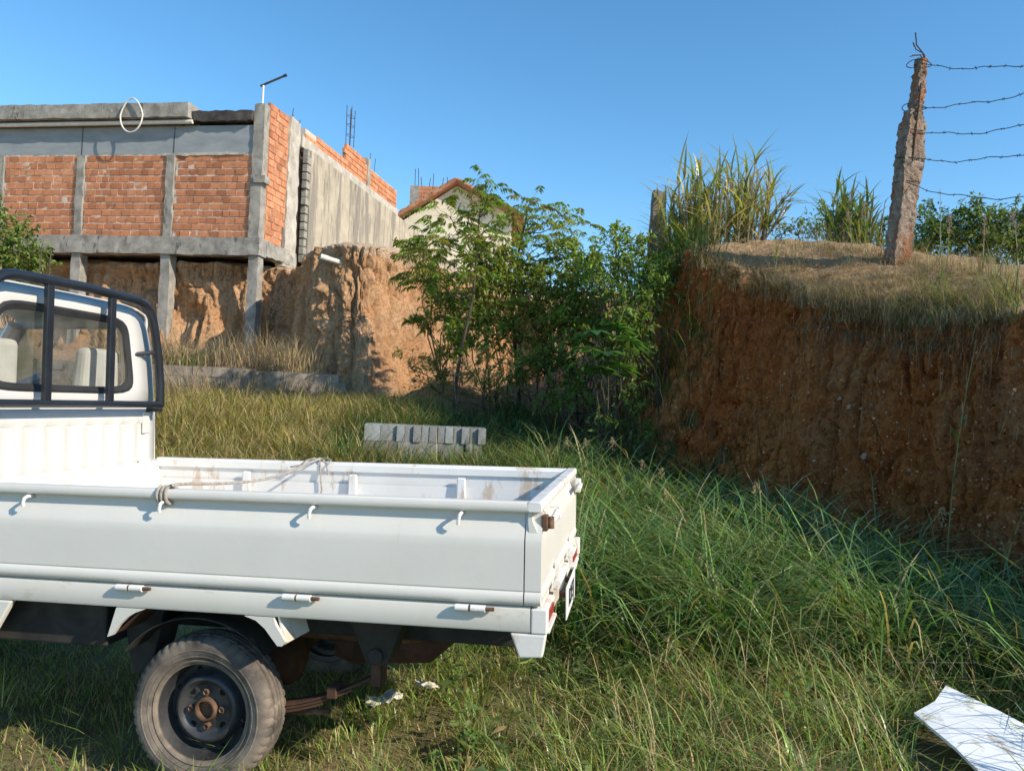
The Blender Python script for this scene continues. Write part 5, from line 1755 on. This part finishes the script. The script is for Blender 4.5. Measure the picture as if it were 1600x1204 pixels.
SB('trailing green creeper spilling down the corner of the red bank', 1030, 640, 9.5, [(1040, 425, .5, .2), (1055, 405, .7, .16), (1015, 455, .3, .24), (1000, 560, 0, .18), (985, 600, -.1, .2)], (.10, .155, .045), leaf=.085, n=520)
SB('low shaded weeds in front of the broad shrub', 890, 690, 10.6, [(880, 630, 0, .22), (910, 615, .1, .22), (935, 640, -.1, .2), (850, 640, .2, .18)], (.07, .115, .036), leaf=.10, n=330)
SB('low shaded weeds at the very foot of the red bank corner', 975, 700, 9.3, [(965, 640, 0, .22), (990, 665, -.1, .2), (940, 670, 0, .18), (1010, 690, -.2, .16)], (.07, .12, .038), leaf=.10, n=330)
SB('yellowish weed shrub by the thin trunk base', 765, 670, 12.3, [(760, 590, 0, .30), (785, 610, -.1, .26), (740, 580, .1, .2), (800, 580, .1, .2)], (.18, .185, .075), leaf=.07, n=420, dry=(.34, .28, .13), pdry=.35)

# castor-like plant with broad fingered leaves
def palmate(name, label, base, leaves, r, col, cat='plant'):
    root = empty(name, base); tag(root, label, cat)
    b = np.array(base); st, P, D, L, S_ = [], [], [], [], []
    for c in leaves:
        c = np.array(c) - b
        st.append((wob((0, 0, 0), c, 4, .03), [.016, .014, .012, .009, .006]))
        tilt = rng.normal(0, .3, 3)
        fw = np.array([0, -1.0, .1]) + tilt * .6; fw /= np.linalg.norm(fw)
        nrm = np.array([tilt[0], -.55 + tilt[1] * .4, .8]); nrm -= nrm.dot(fw) * fw; nrm /= np.linalg.norm(nrm)
        sd = np.cross(fw, nrm)
        for k in range(9):
            a = math.radians(-140 + 35 * k)
            dd = fw * math.cos(a) + sd * math.sin(a)
            P.append(c); D.append(dd + np.array([0, 0, -.18])); L.append(r * (1 - .25 * abs(k - 4) / 4) * rng.uniform(.9, 1.1)); S_.append(np.cross(nrm, dd))
    P, D, L, S_ = np.array(P), np.array(D), np.array(L), np.array(S_)
    link_np('leaves', leaf_mesh(P, D, L, L * .42, vary(col, len(P), .12), .06, S_, .15), M['leaf'], root)
    tubes_np('stalk', st, M['bark'], root, 6)
    return root
bs = at(955, 650, 9.4); bs[2] = drop(bs[0], bs[1])
palmate('broadleaf_plant', 'dark plant with broad fingered leaves standing in the bank shadow', tuple(bs), [A3(930, 515, 9.4), A3(965, 510, 9.5), A3(925, 545, 9.2), A3(985, 530, 9.3), A3(950, 548, 9.1), A3(968, 570, 9.3), A3(910, 530, 9.6), A3(940, 575, 9.2)], .33, (.075, .17, .06))
bs = at(718, 640, 11.8); bs[2] = drop(bs[0], bs[1])
palmate('young_plant', 'small bright fingered seedling beside the thin trunk', tuple(bs), [A3(716, 552, 11.8), A3(724, 547, 11.8), A3(708, 560, 11.7)], .14, (.10, .20, .05))

# bush at the left edge, in front of the house
lb = at(-20, 560, 10.0); lb[2] = drop(lb[0], lb[1])
shrub('leafy_bush', 'leafy bush at the left edge in front of the brick house', tuple(lb),
      [(A3(5, 350, 10), .26), (A3(20, 395, 9.8), .34), (A3(-30, 380, 10.1), .42), (A3(45, 410, 10), .24), (A3(-10, 425, 9.8), .40), (A3(60, 405, 10.1), .14), (A3(-60, 440, 10), .5), (A3(30, 440, 9.9), .3)],
      1150, .075, .42, (.085, .135, .040), cat='bush', dry=(.30, .28, .08), pdry=.12)
sp_ = MB()
stroot = empty('dry_stem', A3(66, 470, 9.4)); tag(stroot, 'pair of thin reddish stems beside the leafy bush', 'stem')
b = np.array(stroot.location)
tubes_np('stem', [([at(60, 470, 9.4) - b, at(62, 420, 9.4) - b, at(66, 382, 9.4) - b], [.012, .01, .005])], M['bark'], stroot)
tubes_np('stem', [([at(74, 470, 9.4) - b, at(77, 420, 9.4) - b, at(80, 388, 9.4) - b], [.012, .01, .005])], M['bark'], stroot)


# cane clumps on the bank
def cane(name, label, c, n, spread, hgt, blade, col, dry, pdry, cat='cane', lean=.35):
    root = empty(name, c); tag(root, label, cat)
    st, parts = [], []
    for k in range(n):
        a = rng.uniform(0, 2 * math.pi); r = spread * math.sqrt(rng.random())
        o = np.array([r * math.cos(a) * 1.3, r * math.sin(a) * .7, 0])
        o[2] = drop(c[0] + o[0], c[1] + o[1]) - c[2] - .05
        h = rng.uniform(*hgt)
        ln = np.array([o[0] * .5 + rng.normal(0, .12), o[1] * .4 + rng.normal(0, .12), 0]) * lean * h
        pts = [o + ln * (s ** 1.5) + np.array([0, 0, h * s]) for s in (0, .35, .7, 1)]
        st.append((pts, [.014, .012, .009, .005]))
        m = rng.integers(9, 14)
        s = np.sort(rng.uniform(.02, 1.0, m))
        p = o + ln * (s ** 1.5)[:, None] + np.array([0, 0, 1.0]) * (h * s)[:, None]
        bl = blade * rng.uniform(.6, 1.2, m)
        az = rng.uniform(0, 2 * math.pi, m)
        up = rng.uniform(.45, 1.0, m) * (.65 + .35 * s)
        cc = vary(col, m, .2, dry, pdry * 1.0)
        parts.append(blades_mesh(p, az, bl * up, bl * rng.uniform(.2, .95, m), rng.uniform(.018, .042, m), cc, rng.uniform(0, .35, m), 4, cc * np.array([1.25, 1.2, 1.1])))
    link_np('leaves', parts, M['grass'], root)
    tubes_np('stalks', st, M['wood'], root, 5)
    return root
cb = at(1115, 384, 11.2); cb[2] = drop(cb[0], cb[1]) - .03
cane('cane_clump', 'big clump of tall yellow green cane on top of the bank', tuple(cb), 120, .62, (.40, 1.25), .62, (.25, .275, .09), (.50, .42, .20), .32)
cb2 = at(1190, 384, 11.0); cb2[2] = drop(cb2[0], cb2[1]) - .03
r_ = cane('cane_stalk', 'leaning cane stalks to the right of the big cane clump', tuple(cb2), 5, .12, (.6, .9), .45, (.15, .19, .06), (.40, .32, .14), .35)
r_.rotation_euler = (0, .55, 0)
cb = at(1335, 392, 10.7); cb[2] = drop(cb[0], cb[1]) - .05
cane('cane_clump', 'small green cane clump left of the concrete fence post', tuple(cb), 48, .34, (.35, .95), .55, (.12, .18, .055), (.3, .26, .12), .12)

def RB(lab, px, py, d, blobs, col, **k):
    base = at(px, py, d); base[2] = drop(base[0], base[1]) - .05; blobs = [(a, b, dd, r) for a, b, dd, r in blobs]
    shrub('hedge_bush', lab, tuple(base), [(A3(a, b, d + dd), r) for a, b, dd, r in blobs], int(1.8 * k.pop('n', 700)), k.pop('leaf', .09), .36, col, cat='bush', group='bushes behind the bank', **k)
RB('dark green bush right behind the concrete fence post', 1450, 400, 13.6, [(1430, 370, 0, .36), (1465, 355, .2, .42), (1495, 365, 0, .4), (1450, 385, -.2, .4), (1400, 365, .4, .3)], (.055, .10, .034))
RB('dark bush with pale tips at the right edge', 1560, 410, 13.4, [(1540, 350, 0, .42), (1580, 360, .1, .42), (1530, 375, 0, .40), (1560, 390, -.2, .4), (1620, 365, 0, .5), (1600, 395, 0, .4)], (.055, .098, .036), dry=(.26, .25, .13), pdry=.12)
RB('low scrub on the skyline between the cane clumps', 1270, 382, 12.0, [(1240, 362, 0, .16), (1275, 352, 0, .24), (1300, 345, .2, .26), (1215, 368, .1, .14)], (.085, .125, .045), n=800, leaf=.07)

# tall weeds with feathery heads
def weed(label, base, h, lean, nb, head, hcol, col=(.20, .22, .075), blade=.35, az0=None):
    root = empty('weed', base); tag(root, label, 'weed', None)
    az = rng.uniform(0, 6.28) if az0 is None else az0
    d = np.array([math.cos(az), math.sin(az), 0])
    pts = [d * lean * h * s ** 2 + np.array([0, 0, h * s]) for s in np.linspace(0, 1, 6)]
    tubes_np('stem', [(pts, [.006, .0055, .005, .004, .003, .002])], M['stemgreen'], root, 5)
    s = rng.uniform(.05, .75, nb)
    p = d * (lean * h * s ** 2)[:, None] + np.array([0, 0, 1.0]) * (h * s)[:, None]
    bl = rng.uniform(.6, 1.2, nb) * blade
    cc = vary(col, nb, .15, STRAW, .2)
    link_np('leaves', blades_mesh(p, rng.uniform(0, 6.28, nb), bl * rng.uniform(.3, .9, nb), bl * rng.uniform(.4, .9, nb), rng.uniform(.010, .016, nb), cc, rng.uniform(.2, 1.0, nb), 4, cc * 1.2), M['grass'], root)
    if head > 0:
        m = 90
        s = rng.uniform(0, 1, m)
        p = pts[-1] + (np.array([0, 0, -head]) + d * -.02) * (1 - s)[:, None] * 1.0 + rng.normal(0, .022, (m, 3)) * (1.2 - s)[:, None]
        dd = rng.normal(0, .5, (m, 3)) + np.array([0, 0, .7])
        link_np('seed_head', leaf_mesh(p, dd, rng.uniform(.012, .028, m), rng.uniform(.006, .012, m), vary(hcol, m, .2), .2), M['straw'], root)['kind'] = 'stuff'
    return root
M['stemgreen'] = mk('weed_stem', [(.3, (.19, .20, .07)), (.7, (.30, .28, .12))], 8, .7, 0)
PINK = (.40, .27, .24)
def on(px, py):
    h = hit(px, py); return tuple(h - np.array([0, 0, .02]))
weed('tall jointed weed stalk rising in front of the red bank on the right', on(1478, 905), 1.95, .10, 9, 0, PINK, az0=.2, blade=.45)
weed('feathery weed on the bank top left of the concrete post', on(1352, 392), .62, .1, 6, .22, PINK)
weed('second feathery weed close to the concrete post', on(1330, 398), .55, .1, 5, .20, PINK, az0=3)
weed('feathery weed right of the concrete post base', on(1480, 425), .6, .12, 6, .20, PINK)
weed('pink plumed weed near the right edge of the bank top', on(1535, 430), .62, .1, 6, .22, PINK, az0=1)
weed('pink plumed weed low at the right edge of the bank', on(1590, 445), .7, .1, 6, .22, PINK, az0=2)
weed('upright leafy green weed at the bank lip', on(1213, 425), .42, .05, 22, 0, PINK, (.19, .24, .06), .16)
weed('thick green stalk growing beside the fence post', on(1468, 440), .95, .03, 5, 0, PINK, (.16, .22, .06), .3)
weed('pale pink seed head hanging in the shaded grass', on(1365, 960), .42, .35, 5, .12, (.50, .34, .30), az0=3.3)
ORD = ['leftmost', 'second', 'third', 'fourth', 'fifth', 'sixth', 'seventh', 'eighth', 'ninth', 'tenth', 'eleventh', 'twelfth', 'thirteenth', 'fourteenth', 'fifteenth', 'sixteenth', 'seventeenth']
for wi, (px, py, h, az) in enumerate(sorted(((935, 800, .75, 2.6), (965, 790, .7, 2.9), (1010, 800, .75, 2.7), (1050, 815, .6, 3.0), (985, 830, .6, .4), (1240, 905, .7, 2.2), (1310, 930, .6, 1.8), (1400, 950, .7, .3), (1560, 960, .8, .6), (900, 900, .55, 3.2), (1090, 880, .6, 3.4), (1180, 870, .6, .5)))):
    pt_ = hit(px, py)
    r2 = weed(f'arching grass stem with straw seed spike, {ORD[wi]} from the left in the tall grass', tuple(pt_), h, .55, 4, .10, (.42, .34, .18), (.14, .19, .055), .3, az0=az)
    r2['group'] = 'seeding grass stems in the tall grass'

# ================================================================== FENCE
FP = hit(1402, 408)
post = empty('fence_post', tuple(FP)); tag(post, 'crumbling leaning concrete fence post with bare rods on top', 'fence post')
PT = at(1437, 92, FP[1] - .05); PB = np.array(FP) - np.array([0, 0, .15])
ax_ = (PT - PB); PL = np.linalg.norm(ax_); ax_ /= PL
ex_ = np.array([.93, .25, 0]); ex_ -= ex_.dot(ax_) * ax_; ex_ /= np.linalg.norm(ex_); ey_ = np.cross(ax_, ex_)
def post_fn(uvw, loc):
    z = uvw[:, 2]
    wob_ = fbm(np.stack([z * 9, uvw[:, 0] * 3, uvw[:, 1] * 3], 1), 3, 91)
    s = np.where(z > .70, .80 - .9 * (z - .70), 1.0) * (1 + .05 * wob_)
    brk = (uvw[:, 0] < .35) & (z > .76)
    l = loc.copy()
    l[:, 0] = (loc[:, 0] - .12) * s + .12 + np.where(brk, .045, 0) + .016 * wob_
    l[:, 1] = (loc[:, 1] - .09) * s + .09
    return l
rough_box('shaft', M['post'], post, PB - np.array(post.location) - ex_ * .12 - ey_ * .09, ex_, ey_, ax_, (.228, .17, PL), (10, 7, 110), .014, 30, 92, post_fn)
mb = MB()
pk = PT - np.array(post.location)
mb.tube([pk + ex_ * .06 - ax_ * .2, pk + ex_ * .07, pk + ex_ * .06 + ax_ * .05, pk - ex_ * .06 + ax_ * .14, pk - ex_ * .09 + ax_ * .27], .007, 6)
mb.tube([pk + ex_ * .06, pk + ex_ * .03 + ax_ * .07, pk - ex_ * .06 + ax_ * .09, pk - ex_ * .11 + ax_ * .16, pk - ex_ * .09 + ax_ * .12], .006, 6)
mb.tube([pk + ex_ * .05, pk + ax_ * .04, pk - ex_ * .08 + ax_ * .02, pk - ex_ * .13 - ax_ * .0], .006, 6)
mb.tube([pk + ex_ * .04 - ax_ * .1, pk + ex_ * .05 + ax_ * .06, pk - ex_ * .10 + ax_ * .02], .005, 6)
mb.build('steel_rod', M['rebar'], post, True)
mb = MB(); mb.tube([pk - ex_ * .02 - ey_ * .085 - ax_ * .3, pk - ex_ * .035 - ey_ * .095 - ax_ * .9, pk - ex_ * .03 - ey_ * .09 - ax_ * 1.15], .012, 6); mb.build('steel_rod', M['rust'], post, True)
nm = ['topmost', 'second', 'third', 'fourth', 'lowest']
for k, (py0, py1, sag) in enumerate(((103, 99, .05), (170, 141, .04), (207, 192, .06), (250, 237, .05), (287, 300, .09))):
    s_ = (PT[2] - at(1420, py0, FP[1])[2]) / (PT[2] - PB[2])
    p0 = PT + (PB - PT) * s_
    p1 = at(1640, py1 + (-3 if k < 4 else 3), 6.6)
    mb = MB(); pts = []
    for j in range(29):
        q = j / 28.0
        pts.append(p0 + (p1 - p0) * q + np.array([0, 0, -sag * math.sin(math.pi * q) + .012 * math.sin(q * 13 + k * 2) + .005 * math.sin(q * 37 + k)]))
    p2 = p1 + (p1 - p0) * 1.0
    mb.tube(pts + [p2], .0042, 5)
    loop = [p0 + ex_ * .135 * math.cos(a) + ey_ * .11 * math.sin(a) + ax_ * .012 * math.sin(2 * a + k) for a in np.linspace(0, 2 * math.pi, 17)]
    mb.tube(loop, .005, 5)
    for j in range(2, 28, 3):
        p = pts[j]
        for q in range(3):
            dv = rng.normal(0, 1, 3); dv /= np.linalg.norm(dv)
            mb.tube([p - dv * .018, p + dv * .018], .0025, 4)
    tag(mb.build('barbed_wire', M['wire'], None), f'{nm[k]} barbed wire strand running right from the concrete post', 'barbed wire', 'barbed wire strands')
wp = at(1020, 400, 11.2); wp[2] = drop(wp[0], wp[1]) - .2
top_ = at(1029, 300, 11.2)
wpo = empty('wooden_post', tuple(wp)); tag(wpo, 'weathered grey wooden post left of the cane clump', 'fence post')
axw = top_ - wp; Lw = np.linalg.norm(axw); axw /= Lw
exw = np.cross([0, 1.0, 0], axw); exw /= np.linalg.norm(exw); eyw = np.cross(axw, exw)
rough_box('shaft', M['wood'], wpo, -exw * .09 - eyw * .07, exw, eyw, axw, (.18, .14, Lw), (4, 3, 20), .010, 7, 95)

# ================================================================== BLOCK STACK
def block_mesh(L, d, h):
    """hollow concrete block, two through cells"""
    mb = MB()
    xs_ = [0, .028, L / 2 - .014, L / 2 + .014, L - .028, L]; ys_ = [0, .024, d - .024, d]
    V = []; idx = {}
    def vid(i, j, k):
        if (i, j, k) not in idx:
            idx[(i, j, k)] = len(V); V.append((xs_[i] - L / 2, ys_[j] - d / 2, (0, h)[k]))
        return idx[(i, j, k)]
    F = []
    for i in range(5):
        for j in range(3):
            if i in (1, 3) and j == 1: continue
            F.append((vid(i, j, 1), vid(i + 1, j, 1), vid(i + 1, j + 1, 1), vid(i, j + 1, 1)))
            F.append((vid(i, j, 0), vid(i, j + 1, 0), vid(i + 1, j + 1, 0), vid(i + 1, j, 0)))
    for i in range(5):
        F.append((vid(i, 0, 0), vid(i + 1, 0, 0), vid(i + 1, 0, 1), vid(i, 0, 1))); F.append((vid(i + 1, 3, 0), vid(i, 3, 0), vid(i, 3, 1), vid(i + 1, 3, 1)))
    for j in range(3):
        F.append((vid(0, j + 1, 0), vid(0, j, 0), vid(0, j, 1), vid(0, j + 1, 1))); F.append((vid(5, j, 0), vid(5, j + 1, 0), vid(5, j + 1, 1), vid(5, j, 1)))
    for i in (1, 3):
        F += [(vid(i, 1, 0), vid(i, 1, 1), vid(i + 1, 1, 1), vid(i + 1, 1, 0)), (vid(i + 1, 2, 0), vid(i + 1, 2, 1), vid(i, 2, 1), vid(i, 2, 0)), (vid(i, 2, 0), vid(i, 2, 1), vid(i, 1, 1), vid(i, 1, 0)), (vid(i + 1, 1, 0), vid(i + 1, 1, 1), vid(i + 1, 2, 1), vid(i + 1, 2, 0))]
    me = bpy.data.meshes.new('concrete_block'); me.from_pydata(V, [], F); me.update(); me.materials.append(M['block'])
    return me
blk = block_mesh(.39, .092, .188)
bo = at(569, 662, 9.1)
zb0 = bo[2] - 4 * .19
sdir = (at(770, 672, 9.25) - bo); sdir[2] = 0; LS = np.linalg.norm(sdir); sdir /= LS
bdir = np.array([-sdir[1], sdir[0], 0])
ang = math.atan2(sdir[1], sdir[0])
def put_block(c, rz, lab):
    o = bpy.data.objects.new('concrete_block', blk); COL.objects.link(o)
    o.location = c; o.rotation_euler = (0, 0, rz + rnd.uniform(-.02, .02))
    tag(o, lab, 'concrete block', 'grey concrete blocks stacked in the grass')
nthin = int(LS / .0965)
for r in range(4):
    z = zb0 + r * .19
    if r % 2 == 1:
        for k in range(nthin):
            put_block(tuple(bo * [1, 1, 0] + sdir * (.05 + k * .0965) + bdir * (.195 + rnd.uniform(-.03, .03)) + EZ * z), ang + math.pi / 2,
                      f'grey block on end, {ORD[k]} from the left in the top row of the stack' if r == 3 else f'grey block on end, {ORD[k]} from the left in the third row down of the stack')
    else:
        for k in range(2):
            put_block(tuple(bo * [1, 1, 0] + sdir * (1.26 + k * .0965) + bdir * (.195 + rnd.uniform(-.02, .02)) + EZ * z), ang + math.pi / 2, f'grey block on end closing the right end of the {"second" if r == 2 else "bottom"} row, {"inner" if k == 0 else "outer"} one')
        for k in range(3):
            for j in (0, 2):
                put_block(tuple(bo * [1, 1, 0] + sdir * (.2 + k * .40 + rnd.uniform(-.01, .01)) + bdir * (.048 + j * .13) + EZ * z), ang,
                          (f'grey block laid lengthwise, {ORD[k]} from the left, just under the top row' if r == 2 else f'grey block laid lengthwise, {ORD[k]} from the left, bottom row in the grass') if j == 0 else f'rear block {ORD[k]} from the left at the back of the stack, ' + ('upper layer' if r == 2 else 'bottom layer'))

# ================================================================== BITS ON THE GROUND
cen = sum(bp) / 4
bd = empty('white_board', tuple(cen)); tag(bd, 'broken white board lying in the grass at lower right', 'board')
mb = MB(); n8 = [p - cen for p in bp]
mid = [n8[0], n8[0] * .45 + n8[1] * .55 + np.array([.02, -.01, 0]), n8[1], n8[1] * .5 + n8[2] * .5 + np.array([.012, .0, .004]), n8[2], n8[2] * .5 + n8[3] * .5, n8[3], n8[3] * .5 + n8[0] * .5 + np.array([.0, .012, .006])]
N8 = len(mid)
mb.add([p for p in mid] + [p - np.array([0, 0, .012]) for p in mid], [tuple(range(N8)), tuple(range(N8, 2 * N8))[::-1]] + [(i, N8 + i, N8 + (i + 1) % N8, (i + 1) % N8) for i in range(N8)])
mb.build('sheet', M['board'], bd)
for lab, px0, py0, px1, py1, wd in (('long torn white scrap on the turf under the tail of the truck', 586, 1118, 627, 1100, .03), ('small pale scrap beyond the long white one', 652, 1084, 674, 1091, .022), ('tiny broken pale piece on the turf near the truck tail', 576, 1107, 584, 1104, .012)):
    def gp(px, py):
        d = at(px, py, 1.0) - EYE; return EYE + d * ((-.03 - EYE[2]) / d[2])
    a, b = gp(px0, py0), gp(px1, py1)
    e1 = b - a; L = np.linalg.norm(e1); e1 /= L; e2 = np.array([-e1[1], e1[0], 0])
    z = float(ground_z(a[0], a[1]))
    tag(rough_box('scrap', M['scrap'], None, np.array([a[0], a[1], z + .06]), e1, e2, EZ, (L, wd * 2.2, .014), (16, 6, 2), .010, 30, 96), lab, 'scrap', 'white scraps on the turf')
# clods and stones in the red face
for k, (px, py, r) in enumerate(sorted(((1352, 712, .035), (1356, 724, .028), (1378, 722, .02), (1313, 622, .03), (1326, 634, .028), (1333, 632, .02), (1385, 645, .018), (1250, 640, .015), (1420, 735, .02)))):
    h = hit(px, py)
    if h is None: continue
    o = rough_box('stone', M['stone'], None, h - r, (1, 0, 0), (0, 1, 0), EZ, (2 * r, 2 * r, 1.7 * r), (4, 4, 4), .4 * r, 1.2 / r * .35, 100 + k,
                  lambda uvw, loc: .5 * np.array([2 * r, 2 * r, 1.7 * r]) + (uvw - .5) / (np.linalg.norm(uvw - .5, axis=1)[:, None] + 1e-6) * r * .9)
    tag(o, f'small pale stone, {ORD[k]} from the left in the red earth face', 'stone', 'stones in the red earth face')
# fallen sticks and debris on the rubble slope
for k, (a, b) in enumerate((((845, 640), (935, 600)), ((560, 650), (645, 618)), ((890, 650), (960, 628)), ((700, 628), (775, 655)))):
    p, q = hit(*a), hit(*b)
    if p is None or q is None: continue
    mb = MB(); mb.tube(wob(p + EZ * .05, q + EZ * .08, 5, .03), [.02, .018, .016, .013, .01, .006], 6)
    tag(mb.build('fallen_branch', M['bark'], None, True), ['fallen branch on the rubble at the back right of the block stack', 'fallen branch by the foot of the tan cut, left of the blocks', 'fallen branch close to the red bank corner', 'fallen branch by the thin trunk base'][k], 'branch', 'fallen branches')
Pd = []
for px, py in zip(rng.uniform(800, 985, 900), rng.uniform(585, 700, 900)):
    h = hit(px, py)
    if h is not None and h[1] > 9: Pd.append(h)
Pd = np.array(Pd); n_ = len(Pd)
if n_:
    data = leaf_mesh(Pd + np.array([0, 0, .02]), rng.normal(0, 1, (n_, 3)) * [1, 1, .35], rng.uniform(.06, .2, n_), rng.uniform(.03, .07, n_), vary((.26, .19, .12), n_, .3, (.45, .38, .28), .25), .2)
    tag(link_np('leaf_litter', data, M['straw']), 'fallen dry leaves and scraps on the rubble slope', 'leaf litter', kind='stuff')
